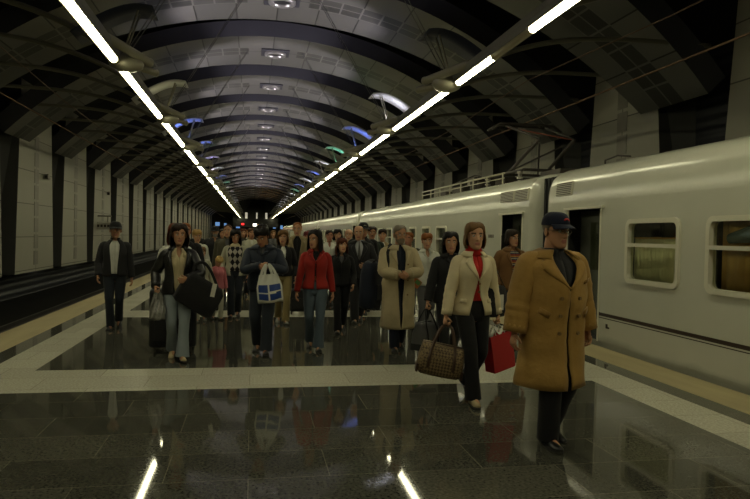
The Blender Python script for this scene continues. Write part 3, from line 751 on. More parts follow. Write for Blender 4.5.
    at.data.foreach_set('color', [c for k in cols for c in (*k, 1)])
    g.body = bpy.data.objects.new('body', me); COL.objects.link(g.body); g.body.parent = g.root
    if not far:
        for s in (-1, 1):
            e = MB(); c = V((s*.031, -.0745, .004)); e.ell(c, (.0125,.0125,.0105), None, 12, 8); e.ell(c+V((0,-.0085,0)), (.0062,.005,.0062), None, 8, 6, 1)
            e.v = [g.headM @ p for p in e.v]; e.build('eye', [M_EYE, M_IRIS], g.root, True)
    # where the hands are, in the root's and world coordinates (grip centre)
    g.grip = [wv+d*.095+nr*.028 for wv, d, nr, sd in g.hand]
    g.gripw = [g.M @ p for p in g.grip]
    return g
def fold(p, amp, sc=6.5):
    return 1.6*amp*(noise.noise(V(p)*sc)+.5*noise.noise(V(p)*sc*2.3+V((7,3,1))))
def torso_pt(g, a, z, off, flare=0, hemz=0):
    """a: 0 = front, going to the person's left"""
    w, F, B = interp(g.tab, z)
    if z < .78: k = flare*(.78-z); w += k; F += k*.9; B += k*1.0
    if z < .98: w = max(w, interp(g.tab, .96)[0]-.004); F = max(F, interp(g.tab, .96)[1]); B = max(B, interp(g.tab, .90)[2]-.005)
    x = (w+off)*sin(a); y = (B-F)/2-((B+F)/2+off)*cos(a)
    return V((x, y, z))
def legs_at(g, z):
    out = []
    for i in (0, 1):
        for p, q in ((g.hip[i], g.knee[i]), (g.knee[i], g.ank[i])):
            if min(p.z, q.z)-.02 <= z <= max(p.z, q.z)+.02 and abs(p.z-q.z) > 1e-4:
                c = p.lerp(q, max(0, min(1, (z-p.z)/(q.z-p.z)))); out.append(V((c.x, c.y, z)))
    return out
def top(g, name, m, hem, off=.025, neck=1.475, close=None, vneck=0.0, hemopen=0, flare=.12, sleeve=1.0, sr=1.0, amp=.006, waist=0, cuff=None, thick=.008, sleeves=True, wpos=1.06):
    """jacket / coat / shirt: shell around the torso with an open front and sleeves; close: height where the front edges meet (None = no opening), vneck: half angle of the opening at the neck, hemopen: half angle at the hem"""
    n = 44; zs = []; z = hem
    while z < 1.36: zs.append(z); z += .045
    zs += [1.36, 1.39, 1.42, 1.445, 1.465, neck]
    zs = [z for z in zs if z <= neck+1e-6]
    def half(z):
        if close is None: return 0
        if z >= close: return vneck*((z-close)/(neck-close))**.8
        return hemopen*((close-z)/(close-hem+1e-6))**.8
    if close is not None: g.half = half
    b = MB(); rings = []
    for z in zs:
        o = off*(1 if z < 1.40 else max(.35, 1-(z-1.40)/.11)); o -= waist*exp(-((z-wpos)/.07)**2)
        h = half(z); ring = []
        for k in range(n+1):
            a = h+(2*pi-2*h)*k/n; p = torso_pt(g, a, z, o+.004*(sin(a*7+z*5) if z < .85 else 0)*(1 if hem < .8 else .3), flare, hem)
            r = V((sin(a), -cos(a), 0)); p += r*fold(p+V((g.root.location.x, g.root.location.y, 0)), amp if z < 1.42 else amp*.4)
            if z < .80:
                q = g.up(V((p.x, p.y, .80)))+V((0,0,z-.80)); ctr = g.up(V((0,0,.80)))+V((0,0,z-.80)); dr = V((sin(a), -cos(a), 0)); need = 0
                for lc in legs_at(g, ctr.z): need = max(need, (lc-ctr).dot(dr)+(.085 if ctr.z > .5 else .074)+max(.006, off-.02))
                rad = (q-ctr).length
                if rad < need: q = ctr+(q-ctr)*(need/rad)
                ring.append(q)
            else: ring.append(g.up(p))
        rings.append(ring)
    b.loft(rings, False, False)
    o = b.build(name, m, g.root, True, solid=thick)
    if sleeves:
        for i in (0, 1):
            s_ = MB()
            c = g.sh[i]; e, wv = g.elb[i], g.wri[i]; end = e.lerp(wv, min(1, .96*sleeve)) if sleeve > .5 else g.sh[i].lerp(e, sleeve*1.6)
            kk = off-.02
            if sleeve > .5: P = [c*.62+g.up((0,.01,1.385))*.38, c+V((0,0,.002)), g.sh[i].lerp(e, .42), e, e.lerp(end, .5), end]; R = [.052+kk*.6, .058+kk*.7, .060+kk*.9, .053+kk*.9, .050+kk*.9, .043+kk*.8]
            else: P = [c*.62+g.up((0,.01,1.375))*.38, c+V((0,0,-.004)), c.lerp(end, .5), end]; R = [.066+kk, .070+kk, .066+kk, .064+kk]
            R = [r*sr for r in R]
            pts, vs = catmull(P, R, 6); n0 = len(pts)
            vs = [v*(1+.05*noise.noise(V((j*.9, i*5+g.root.location.x, 3)))+(.025*sin(j*1.9) if abs(j-n0*.6) < 6 else 0)) for j, v in enumerate(vs)]
            s_.tube(pts, vs, 14); s_.build('sleeve', m, g.root, True)
            if cuff:
                q = MB(); d = (end-e).normalized(); q.tube([end-d*.05, end-d*.03, end+d*.004], [vs[-1]*1.06]*3, 14); q.build('cuff', cuff, g.root, True)
    return o
def surf(g, a, z, off):
    p = torso_pt(g, a, z, off, .12); return g.up(p) if z > .78 else g.up(V((p.x, p.y, .78)))+V((0,0,z-.78))
def lapels(g, m, close, vneck, neck=1.475, width=.34, off=.034, collar=True, ch=.05):
    """two lapels along the V opening and a turned collar"""
    for s in (-1, 1):
        b = MB(); rows = []; N = 12
        for i in range(N+1):
            t = i/N; z = close+(neck-.035-close)*t
            h = g.half(z)
            wd = width*min(1, t*1.5)*(1 if t < .78 else .55 if t > .84 else .8)
            o = off*(1 if z < 1.40 else max(.5, 1-(z-1.40)/.12))
            rows.append([surf(g, s*(h+wd*u), z, o+.014*sin(pi*min(1, u*1.0))+.005) for u in (0, .33, .66, 1)])
        b.loft(rows, False, False); b.build('lapel', m, g.root, True, solid=.006)
    if collar:
        eo = max(0, off-.036)*1.3; b = MB(); n = 26; h = vneck*.92; R = [[], [], [], []]
        for k in range(n+1):
            a = h+(2*pi-2*h)*k/n
            bk = .5+.5*cos(a-pi); zo = 1.456-ch*.35-.030*(1-bk)**3
            oe = lambda z: (off-.006)*(1 if z < 1.40 else max(.35, 1-(z-1.40)/.11))
            Q = []
            for z, o in ((neck-.015, .012), (neck+.010+.014*bk, .020)): p = torso_pt(g, a, 1.475, o); p.z = z; Q.append(p)
            p = torso_pt(g, a, 1.462, oe(1.462)+.020); p.z += .012; Q.append(p)
            p = torso_pt(g, a, zo, oe(zo)+.022); p.z += .008; Q.append(p)
            for r_, p in zip(R, Q): r_.append(g.up(p))
        b.loft(R, False, False); b.build('collar', m, g.root, True, solid=.006)
def standcollar(g, m, vneck=.3, hgt=.045, off=.012):
    b = MB(); n = 24; R = [[], [], []]
    for k in range(n+1):
        a = vneck+(2*pi-2*vneck)*k/n
        for r_, (z, o) in zip(R, ((1.455, off+.006), (1.475+hgt*.4, off), (1.475+hgt, off+.004))):
            p = torso_pt(g, a, 1.475, o); p.z = z; r_.append(g.up(p))
    b.loft(R, False, False); b.build('collar', m, g.root, True, solid=.008)
def buttons(g, m, pts, off=.034, r=.011):
    for a, z in pts:
        b = MB(); p = surf(g, a, z, off); q = surf(g, a, z, off+.012); b.cyl(p, q, r, 10); b.build('button', m, g.root)
def trousers(g, m, hemr=.07, top_=1.03, kr=.068, name='trousers', thigh=.098, hemz=.0, amp=.004):
    for_legs = MB(); n = 20
    rings = []
    for z in (.80, .86, .92, .98, top_):
        w, F, B = interp(g.tab, z); rings.append([g.up(((w+.006)*cos(2*pi*k/n), (B-F)/2+((B+F)/2+.006)*sin(2*pi*k/n), z)) for k in range(n)])
    for_legs.loft(rings)
    for i in (0, 1):
        h, k, a = g.hip[i], g.knee[i], g.ank[i]; d = (a-k).normalized()
        P = [h+V((0,.005,.02)), h.lerp(k, .4), h.lerp(k, .8), k+V((0,.004,0)), k.lerp(a, .4), k.lerp(a, .8), a+d*(.030+hemz)]
        R = [thigh, thigh*.9, kr*1.12, kr, kr*.98, (kr+hemr)/2, hemr]
        pts, vs = catmull(P, R, 5)
        vs = [v*(1+.045*noise.noise(V((j*.8, i*9, g.root.location.x)))) for j, v in enumerate(vs)]
        for_legs.tube(pts, vs, 14)
    return for_legs.build(name, m, g.root, True)
def shoes(g, m, sole=None, heel=0.0, w=1.0):
    for i in (0, 1):
        b = MB(); p = radians(g.pitch[i]); R = Matrix.Rotation(p, 3, 'X') @ Matrix.Rotation(radians((-8, 8)[i]), 3, 'Z'); c = g.ank[i]
        prof = [(.072, .022, .050, -.078), (.06, .033, .088, -.08), (.02, .036, .10, -.08), (-.03, .036, .085, -.08), (-.08, .042, .058, -.08), (-.13, .045, .046, -.08), (-.17, .038, .038, -.078), (-.195, .020, .026, -.074)]
        rings = []
        for y, hw, h, z0 in prof:
            rings.append([c+R @ V((hw*w*cos(t)*(1 if sin(t) > -.3 else .94), y, z0+(h if sin(t) > 0 else .0)*abs(sin(t))**.7)) for t in [2*pi*k/14 for k in range(14)]])
        b.loft(rings); sh = b.build('shoe', m, g.root, True)
        if sole is not None:
            b = MB(); rings = []
            for y, hw, h, z0 in prof: rings.append([c+R @ V((x*hw*w*1.04, y, z)) for x, z in ((-1,-.086),(1,-.086),(1,-.07),(-1,-.07))])
            b.loft(rings); b.build('sole', sole, sh)
def hair(g, m, style='short', length=-.2, front=.075, t=.016, side=-.035, back=-.085, vol=1.0, temple=.03, fringe=None, name='hair', puff=0):
    """style: short, long (hangs to `length` below the head centre), bald (ring at the sides and back)"""
    b = MB(); n = 60; r1, r2 = 10, 9; rings = []; hang_from = .98; X0 = g.root.location.x*3.1
    for k in range(n):
        a = 2*pi*k/n; a_ = a if a <= pi else a-2*pi; A = abs(a_); sg = 1 if a_ >= 0 else -1
        nz = noise.noise(V((sin(a)*2.2, cos(a)*2.2, X0))); st = noise.noise(V((a*9, 3, X0)))
        f0 = (front-.036*(min(abs(a_-.25), .9)/.9)**1.5) if fringe is None else fringe+.014*st+.030*max(0, 1-abs(a_-.35)/.45)
        if A < .8: hz = f0
        elif A < 1.3: u = (A-.8)/.5; hz = f0+((temple if style != 'long' else .015)-f0)*u
        elif A < 1.75: u = (A-1.3)/.45; hz = temple+(side-temple)*u if style != 'long' else .015
        else: u = (A-1.75)/(pi-1.75); hz = side+(back-side)*u if style != 'long' else .015
        zt = .1185
        if style == 'bald':
            hz = min(hz, .02) if A > 1.2 else .03
            zt = .062 if A > 1.25 else hz+.002
        hang = style == 'long' and A > hang_from
        pts = []; tv = t*vol*(1+.30*nz)*(.62+.38*min(1, A/1.2))
        for i in range(r1+1):
            u = i/r1; z = zt+(hz-zt)*(1-cos(u*pi/2)) if style != 'bald' else zt+(hz-zt)*u
            edge = 1.0 if hang else (max(.0, 1-u**5)*.9+.1 if style != 'bald' else sin(pi*min(.98, u*.94+.04)))
            if style == 'bald' and A <= 1.25: edge = 0
            tt = tv*edge*(.62+.38*u if style != 'bald' else .8)+.0045*st*min(1, A)*edge+.001
            p = headpt(a, z, tt, False); p.z += tt*max(0, min(1, (z-.05)/.06)); pts.append(p)
        base = headpt(sg*max(A, 1.18), .015, tv, False) if hang else None
        for i in range(1, r2+1):
            if not hang: pts.append(pts[r1].copy()); continue
            v = i/r2; L = length*(1+.10*st)
            bl = min(1, v*2.2); p0 = pts[r1].lerp(base, bl); zz = .015+(L-.015)*v
            k_ = 1+puff*.22*sin(pi*min(1, v*1.05)); p = V((p0.x*k_, p0.y*(k_ if p0.y > 0 else 1)-.035*v*(A < 1.6)*(L < -.24), zz))
            p += V((sin(a), -cos(a), 0))*(.0055*sin(11*a+v*4+2*nz)+.008*st*v); p.x *= 1-.30*max(0, v-.75)
            if p0.y > 0: p.y *= 1-.25*max(0, v-.6)
            pts.append(p)
        rings.append([g.headM @ p for p in pts])
    L = r1+r2+1
    hg = [style == 'long' and abs((2*pi*k/n) if 2*pi*k/n <= pi else 2*pi*k/n-2*pi) > hang_from for k in range(n)]
    for r in rings: b.v += [V(p) for p in r]
    for k in range(n):
        k2 = (k+1) % n
        for i in range(L-1):
            if i >= r1 and not (hg[k] and hg[k2]): continue
            if style == 'bald':
                aa = 2*pi*(k+.5)/n; aa = aa if aa <= pi else aa-2*pi
                if abs(aa) < 1.25: continue
            b.f.append((k*L+i, k*L+i+1, k2*L+i+1, k2*L+i)); b.m.append(0)
    return b.build(name, m, g.root, True, solid=.007, solid_off=-1)
def cap(g, m, logo=None, brim=.075, tilt=0, m_brim=None):
    b = MB(); n = 32; rings = []
    for i in range(9):
        t = i/8*pi/2; z = .040+.098*sin(t)
        rings.append([g.headM @ V((.091*cos(t)**.6*sin(2*pi*k/n) if i < 8 else .003*sin(2*pi*k/n), .003-(.109*cos(t)**.6 if i < 8 else .003)*cos(2*pi*k/n), z)) for k in range(n)])
    b.loft(rings); c = b.build('cap', m, g.root, True)
    b = MB(); rows = []
    for i in range(7):
        u = i/6; ring = []
        for k in range(13):
            a = -1.15+2.3*k/12; r = u*brim*cos(a*.95)
            ring.append(g.headM @ V((.091*sin(a)*(1+.02*u), .003-.109*cos(a)-r*.95, .048-.30*r-.03*abs(sin(a))**2*u)))
        rows.append(ring)
    b.loft(rows, False, False); b.build('visor', m_brim or m, c, True, solid=.004)
    if logo is not None:
        b = MB(); P = [V((-.026+.052*i/8, 0, .080+.012*sin(pi*i/8)-.004*i/8)) for i in range(9)]
        b.tube([g.headM @ (p+V((0, .003-.104-.0035+.06*p.x*p.x*10*.1, 0))) for p in P], [.003,.006,.007,.007,.006,.006,.005,.004,.002], 6); b.build('emblem', logo, c, True)
    return c
def glasses(g, m):
    b = MB()
    for s in (-1, 1):
        P = [V((s*.031+.021*cos(t), -.104-.0, .002+.015*sin(t))) for t in [2*pi*k/14 for k in range(15)]]
        b.tube([g.headM @ p for p in P], .0022, 5, caps=False); b.tube([g.headM @ p for p in (V((s*.052,-.102,.006)), V((s*.079,-.06,.008)), V((s*.082,.01,.008)))], .0022, 5)
    b.tube([g.headM @ p for p in (V((-.010,-.104,.005)), V((0,-.107,.008)), V((.010,-.104,.005)))], .0022, 5)
    b.build('glasses', m, g.root, True)
def moustache(g, m):
    b = MB(); P = [V((-.03,-.098,-.058)), V((-.015,-.106,-.05)), V((0,-.108,-.048)), V((.015,-.106,-.05)), V((.03,-.098,-.058))]
    b.tube([g.headM @ p for p in P], [.003,.007,.007,.007,.003], 8); b.build('moustache', m, g.root, True)
def tie(g, m, z1=1.08):
    b = MB(); rows = []
    for i in range(9):
        t = i/8; z = 1.46-(1.46-z1)*t; wd = .018+.07*t if t > .1 else .03
        rows.append([surf(g, a, z, .022) for a in (-wd*2, -wd, 0, wd, wd*2)])
    b.loft(rows, False, False); b.build('tie', m, g.root, True, solid=.006)
def scarf(g, m, off=.02, z0=1.43, z1=1.53):
    b = MB(); n = 24; rings = []
    for z, o in ((z0, off+.012), (z0+.03, off+.02), (z1-.02, off+.006), (z1, off-.004)):
        rings.append([g.up(V(torso_pt(g, 2*pi*k/n, min(z, 1.50), o).to_tuple()[:2]+(z,))) for k in range(n)])
    b.loft(rings, True, False); b.build('turtleneck', m, g.root, True, solid=.006)
# ------------------------------------------------------------------ clothes colours
C_TAN = cloth('tan', (.37,.215,.055), .7); C_TAND = cloth('tan_dark', (.31,.175,.045), .7)
C_BLACK = cloth('black', (.012,.012,.013)); C_BLK2 = cloth('charcoal', (.022,.022,.024)); C_NAVY = cloth('navy', (.013,.017,.03))
C_NAVYJ = cloth('navy_jacket', (.020,.026,.042), .6); C_LEATHER = mat('leather_black', (.012,.012,.012), .38, bump=.5, scale=8, spec=.5)
C_CREAM = cloth('cream', (.72,.62,.40)); C_RED = cloth('red', (.32,.022,.015)); C_REDT = cloth('red_knit', (.50,.02,.015))
C_BEIGE = cloth('beige', (.46,.38,.23)); C_BEIGED = cloth('beige_dark', (.38,.31,.18)); C_WHITE = cloth('white', (.66,.66,.58)); C_TEE = cloth('tee', (.62,.62,.55))
C_JEANL = cloth('jeans_light', (.24,.28,.30)); C_JEAN = cloth('jeans', (.075,.10,.125)); C_JEAND = cloth('jeans_dark', (.022,.027,.036))
C_KHAKI = cloth('khaki', (.27,.21,.09)); C_OLIVE = cloth('olive', (.07,.065,.04)); C_BROWN = cloth('brown', (.17,.085,.03)); C_CARD = cloth('cardigan', (.46,.45,.34)); C_TANJ = cloth('tan_jacket', (.30,.24,.13)); C_PINK = cloth('pink', (.55,.17,.19)); C_GREY = cloth('grey', (.10,.10,.10)); C_BLUESH = cloth('blue_shirt', (.42,.43,.44)); C_CREAMB = cloth('blouse', (.60,.50,.30)); C_BURG = cloth('burgundy', (.12,.02,.02)); C_NAVYCAP = cloth('navy_cap', (.008,.011,.028))
S_BLACK = mat('shoe_black', (.012,.012,.012), .3); S_BEIGE = mat('shoe_beige', (.50,.40,.22), .5); S_BROWN = mat('shoe_brown', (.04,.025,.015), .4); S_GREY = mat('shoe_grey', (.22,.22,.2), .6); S_SOLE = mat('sole', (.05,.05,.045), .8)
def hairmat(n, c): return mat('hair_'+n, c, .5, var=.35, scale=30, bump=.6, bscale=60, stretch=(1,1,.12), spec=.2)
H_BLACK = hairmat('black', (.010,.008,.007)); H_DARK = hairmat('dark_brown', (.022,.012,.007)); H_BROWN = hairmat('brown', (.075,.035,.014)); H_AUB = hairmat('auburn', (.12,.028,.010)); H_BLOND = hairmat('blond', (.42,.26,.09)); H_GREY = hairmat('grey', (.20,.17,.13)); H_GINGER = hairmat('ginger', (.25,.085,.02)); H_RUST = hairmat('red_brown', (.085,.022,.008)); H_LBLOND = hairmat('light_blond', (.50,.34,.12)); H_LBROWN = hairmat('light_brown', (.16,.085,.03))
M_LOGO = mat('emblem_red', (.55,.03,.03), .6); M_METAL = mat('glasses_metal', (.10,.09,.08), .3, .6); M_BTN = mat('button', (.19,.11,.035), .4); M_BTND = mat('button_dark', (.012,.012,.012), .4)
SK = (.48,.25,.14); SK2 = (.54,.295,.17); SK3 = (.42,.205,.11)
def stripes_mat():
    m = cloth('striped', (.2,.05,.03)); N, L, B = nodes(m)
    tc = N.new('ShaderNodeTexCoord'); sp = N.new('ShaderNodeSeparateXYZ'); L.new(tc.outputs['Object'], sp.inputs[0])
    fr = math_n(N, L, 'FRACT', math_n(N, L, 'MULTIPLY', sp.outputs[2], 11))
    cr = N.new('ShaderNodeValToRGB'); cr.color_ramp.interpolation = 'CONSTANT'; e = cr.color_ramp.elements
    e[0].color = (.20,.035,.02,1); e[1].position = .3; e[1].color = (.03,.03,.06,1)
    for p, c in ((.48, (.42,.40,.30,1)), (.60, (.05,.07,.10,1)), (.78, (.40,.18,.04,1))): q = e.new(p); q.color = c
    L.new(fr, cr.inputs[0]); L.new(cr.outputs[0], B.inputs['Base Color']); return m
def argyle_mat():
    m = cloth('argyle', (.02,.02,.02)); N, L, B = nodes(m)
    tc = N.new('ShaderNodeTexCoord'); sp = N.new('ShaderNodeSeparateXYZ'); L.new(tc.outputs['Object'], sp.inputs[0])
    u = math_n(N, L, 'MULTIPLY', sp.outputs[0], 10.5); v = math_n(N, L, 'MULTIPLY', sp.outputs[2], 7.2)
    a = math_n(N, L, 'FLOORED_MODULO', math_n(N, L, 'FLOOR', math_n(N, L, 'ADD', u, v)), 2); b = math_n(N, L, 'FLOORED_MODULO', math_n(N, L, 'FLOOR', math_n(N, L, 'SUBTRACT', u, v)), 2)
    dd = math_n(N, L, 'FLOORED_MODULO', math_n(N, L, 'ADD', a, b), 2)
    mx = N.new('ShaderNodeMix'); mx.data_type = 'RGBA'; mx.inputs['A'].default_value = (.012,.011,.014,1); mx.inputs['B'].default_value = (.50,.46,.40,1)
    L.new(dd, mx.inputs['Factor']); L.new(mx.outputs['Result'], B.inputs['Base Color']); return m
C_STRIPE = stripes_mat(); C_ARGYLE = argyle_mat()

# ------------------------------------------------------------------ people, nearest first
# man in the tan coat and cap
tancoat = g = fig(2.40, 4.92, 1.845, 'person in tan double-breasted raincoat and navy cap walking at the right front', rz=10, skin=SK, girth=1.20, belly=.03, head=(7, 3), legs=((-.10,-4),(.09,16)), stance=.075, armR=(-.34,.00,.80), armL=(.36,.02,.82), gripR=.6, gripL=.6, brow=(.12,.09,.07))
trousers(g, C_BLACK, .085, kr=.085); shoes(g, S_BLACK, S_SOLE)
top(g, 'shirt', C_BLK2, .95, .012, 1.495, sleeves=False)
top(g, 'coat', C_TAN, .45, .056, 1.47, close=1.20, vneck=.52, hemopen=.07, flare=.13, sr=1.16, amp=.012, cuff=C_TAND)
lapels(g, C_TAN, 1.20, .52, 1.47, width=.50, off=.060, ch=.075); buttons(g, M_BTN, [(.30,1.13),(-.30,1.13),(.30,1.00),(-.30,1.00),(.30,.87),(-.30,.87)], .072, .014)
b = MB()
for s in (-1, 1):
    P = [surf(g, s*a, z, .078) for a, z in ((.62,.98),(.98,1.02),(.94,1.06),(.58,1.02))]; b.add(P, [(0,1,2,3)])
b.build('pocket_flap', C_TAND, g.root, True, solid=.008)
b = MB(); b.loft([[surf(g, .5+.42*t, 1.235+.02*t, o) for t in (0,.5,1)] for o in (.074,)]+[[surf(g, .5+.42*t, 1.26+.02*t, .080) for t in (0,.5,1)]], False, False); b.build('breast_pocket', C_TAND, g.root, True, solid=.006)
b = MB()
for i in (0, 1):
    c = g.sh[i]; b.tube([c*.45+g.up((0,-.01,1.46))*.55+V((0,0,.018)), c*.75+g.up((0,0,1.45))*.25+V((0,0,.052)), c+V((0,0,.080))], [(.028,.006)]*3, 8, up=(0,1,0))
b.build('epaulette', C_TAND, g.root, True)
hair(g, H_GREY, 'short', t=.010, side=-.03); cap(g, C_NAVYCAP, M_LOGO, .068); glasses(g, mat('glasses_pale', (.35,.33,.28), .2, .5))
# woman in the cream jacket
cream = g = fig(2.21, 6.30, 1.80, 'person in cream fitted jacket over red turtleneck, carrying a patterned weekend bag', rz=4, sex='f', skin=SK2, head=(-6,0), legs=((-.20,-4),(.24,42)), stance=.06, armR=(-.305,-.05,.80), armL=(.29,.04,.83), gripR=1.25, gripL=1.25)
trousers(g, C_BLACK, .082, kr=.068, thigh=.095); shoes(g, S_BEIGE, S_SOLE, w=.85)
scarf(g, C_REDT, .010, 1.44, 1.535); top(g, 'turtleneck_body', C_REDT, 1.0, .010, 1.49, sleeves=False)
top(g, 'jacket', C_CREAM, .86, .028, 1.465, close=1.20, vneck=.42, hemopen=.42, flare=.3, waist=.012, cuff=C_CREAM)
lapels(g, C_CREAM, 1.20, .42, 1.465, width=.42, off=.034, ch=.05); buttons(g, M_BTN, [(.05,1.17),(.05,1.09)], .034)
b = MB()
for s in (-1, 1): b.add([surf(g, s*a, z, .040) for a, z in ((.62,.98),(1.0,.98),(1.0,1.02),(.62,1.02))], [(0,1,2,3)])
b.build('pocket_flap', C_CREAM, g.root, True, solid=.008)
hair(g, H_LBROWN, 'long', length=-.11, front=.078, t=.018, puff=.35)
# woman in black behind her
blackw = g = fig(2.46, 7.9, 1.70, 'person with dark bobbed hair in black jacket behind the cream jacket', rz=-4, sex='f', skin=SK, head=(-5,0), armR=(-.30,-.08,.86), armL=(.27,.0,.82), gripR=1.2)
trousers(g, C_BLACK, .08); shoes(g, S_BLACK); top(g, 'jacket', C_BLACK, .84, .034, 1.475, close=1.34, vneck=.4); top(g, 'shirt', C_BLK2, 1.0, .01, 1.47, sleeves=False); lapels(g, C_BLACK, 1.34, .4, off=.036)
hair(g, H_BLACK, 'long', length=-.13, front=.066, fringe=.052, t=.022, puff=.5)
# beige trench coat
beige = g = fig(2.08, 9.15, 1.79, 'bearded person in long beige raincoat with clasped hands, a black strap over one shoulder', rz=0, skin=SK, girth=1.06, belly=.03, head=(8,2), legs=((-.10,-3),(.14,22)), stance=.06, armR=(-.045,-.27,1.07), armL=(.06,-.265,1.085), gripR=.7, gripL=.7, poleR=(-1,.5,-.2), poleL=(1,.5,-.2), beard=(.17,.13,.09), brow=(.15,.11,.08))
trousers(g, C_NAVY, .075, kr=.075); shoes(g, S_BLACK, S_SOLE)
top(g, 'shirt', C_NAVY, .45, .014, 1.49, sleeves=False, flare=.05); 
top(g, 'raincoat', C_BEIGE, .32, .048, 1.47, close=.321, vneck=.30, hemopen=.0, flare=.085, sr=1.04, amp=.010, cuff=C_BEIGED)
lapels(g, C_BEIGE, 1.22, .20, 1.47, width=.40, off=.056, ch=.07); buttons(g, M_BTN, [(.40,z) for z in (1.22,1.0,.80)], .054, .012)
hair(g, H_GREY, 'short', t=.012, front=.088, side=-.03); glasses(g, M_METAL)
b = MB(); b.tube([surf(g, -.85, 1.10, .062), surf(g, -.80, 1.25, .066), surf(g, -.85, 1.38, .066), g.up((-.125,-.02,1.50)), g.up((-.14,.09,1.44)), surf(g, -2.4, 1.25, .062)], [(.022,.005)]*6, 8, up=(1,0,0)); b.build('shoulder_strap', C_BLACK, g.root, True)
# woman in the red jacket
redj = g = fig(.90, 9.31, 1.70, 'person with long dark hair in short red jacket and grey jeans, looking aside', rz=-6, sex='f', skin=SK, head=(-34,6), legs=((.16,30),(-.16,-4)), stance=.06, armR=(-.27,-.06,.83), armL=(.265,.05,.80), gripR=.5, gripL=.5)
trousers(g, C_JEAN, .088, kr=.066); shoes(g, S_BLACK, S_SOLE, w=.9)
top(g, 'jacket', C_RED, .90, .022, 1.47, close=1.30, vneck=.42, hemopen=.1, flare=.2, waist=.008, cuff=C_RED); top(g, 'shirt', C_BLACK, 1.1, .008, 1.45, sleeves=False)
lapels(g, C_RED, 1.30, .42, 1.47, width=.34, off=.032, ch=.04); buttons(g, M_BTND, [(.0,z) for z in (1.26,1.18,1.10,1.02)], .033)
hair(g, H_BLACK, 'long', length=-.36, front=.08, t=.020, puff=.35)
# man with the plastic bag
navyb = g = fig(.16, 9.12, 1.77, 'person in navy jacket and dark jeans looking down at a plastic bag', rz=-8, skin=SK3, girth=1.06, lean=5, head=(-16,28), legs=((.12,24),(-.20,-6)), stance=.075, armR=(.0,-.30,1.21), armL=(.08,-.31,1.19), gripR=1.1, gripL=1.1, poleR=(-1,.4,-.3), poleL=(1,.4,-.3))
trousers(g, C_JEAND, .082, kr=.078); shoes(g, S_BLACK, S_SOLE)
top(g, 'jacket', C_NAVYJ, .86, .032, 1.475, close=1.36, vneck=.3, flare=.06, sr=1.0, amp=.010, cuff=C_NAVYJ); top(g, 'shirt', C_GREY, 1.0, .01, 1.46, sleeves=False); lapels(g, C_NAVYJ, 1.36, .3, width=.3, off=.044, ch=.05)
b = MB()
for s in (-1, 1): b.add([surf(g, s*a, z, .050) for a, z in ((.35,1.24),(.75,1.24),(.75,1.28),(.35,1.28))], [(0,1,2,3)])
b.build('pocket_flap', C_NAVYJ, g.root, True, solid=.006)
hair(g, H_BLACK, 'short', t=.026, front=.06, side=-.04)
# woman with leather jacket and light jeans
leath = g = fig(-.93, 8.76, 1.735, 'person in open black leather jacket, cream blouse and light jeans, nearest on the left', rz=6, sex='f', skin=SK, head=(4,2), legs=((.14,26),(-.20,-5)), stance=.06, armR=(-.28,-.08,.95), armL=(.10,-.26,1.07), gripR=1.2, gripL=.9, poleL=(1,.4,-.4))
trousers(g, C_JEANL, .092, kr=.066); shoes(g, S_BEIGE, S_SOLE, w=.85)
top(g, 'blouse', C_CREAMB, .88, .014, 1.455, close=1.33, vneck=.34, sleeves=False, flare=.2); top(g, 'jacket', C_LEATHER, .86, .034, 1.47, close=.7, vneck=.62, hemopen=.0, flare=.1, sr=1.0, cuff=C_LEATHER)
lapels(g, C_LEATHER, 1.16, .55, 1.47, width=.32, off=.040, ch=.05)
b = MB(); rows = []
for s in (-1, 1):
    b = MB(); rows = [[surf(g, s*a, z, .030+.01*a) for a in (.30, .52)] for z in (1.34, 1.40, 1.45)]; b.loft(rows, False, False); b.build('blouse_collar', C_CREAMB, g.root, True, solid=.005)
hair(g, H_DARK, 'long', length=-.15, front=.06, fringe=.05, t=.028, vol=1.1, puff=.6)
# man with cap at the left edge
capl = g = fig(-2.23, 11.41, 1.765, 'person in dark jacket, white T-shirt and dark cap walking by the left platform edge', rz=6, skin=SK, head=(8,0), girth=.92, legs=((-.06,0),(.22,36)), stance=.05, armR=(-.25,-.10,.88), armL=(.26,.05,.82))
trousers(g, C_JEAND, .07, kr=.066); shoes(g, S_BLACK, S_SOLE)
top(g, 'shirt', C_TEE, .92, .012, 1.455, sleeves=False); top(g, 'jacket', C_BLK2, .88, .030, 1.475, close=.5, vneck=.46, flare=.05, sr=1.0, cuff=C_BLK2); standcollar(g, C_BLK2, .5, .03)
hair(g, H_DARK, 'short', t=.010); cap(g, C_BLACK, None, .075)
# argyle vest
arg = g = fig(-.32, 12.95, 1.69, 'person with long dark hair in argyle knit vest and open light cardigan', rz=0, sex='f', skin=SK3, head=(2,8), legs=((-.12,-3),(.15,24)), stance=.06, armR=(-.26,-.06,.90), armL=(.25,-.02,.84))
trousers(g, C_JEAND, .075); shoes(g, S_BLACK)
top(g, 'vest', C_ARGYLE, .94, .016, 1.44, sleeves=False); scarf(g, C_CREAM, .008, 1.42, 1.49); top(g, 'cardigan', C_CARD, .84, .032, 1.46, close=.6, vneck=1.05, sr=1.0)
hair(g, H_BLACK, 'long', length=-.22, front=.06, t=.024, puff=.5)
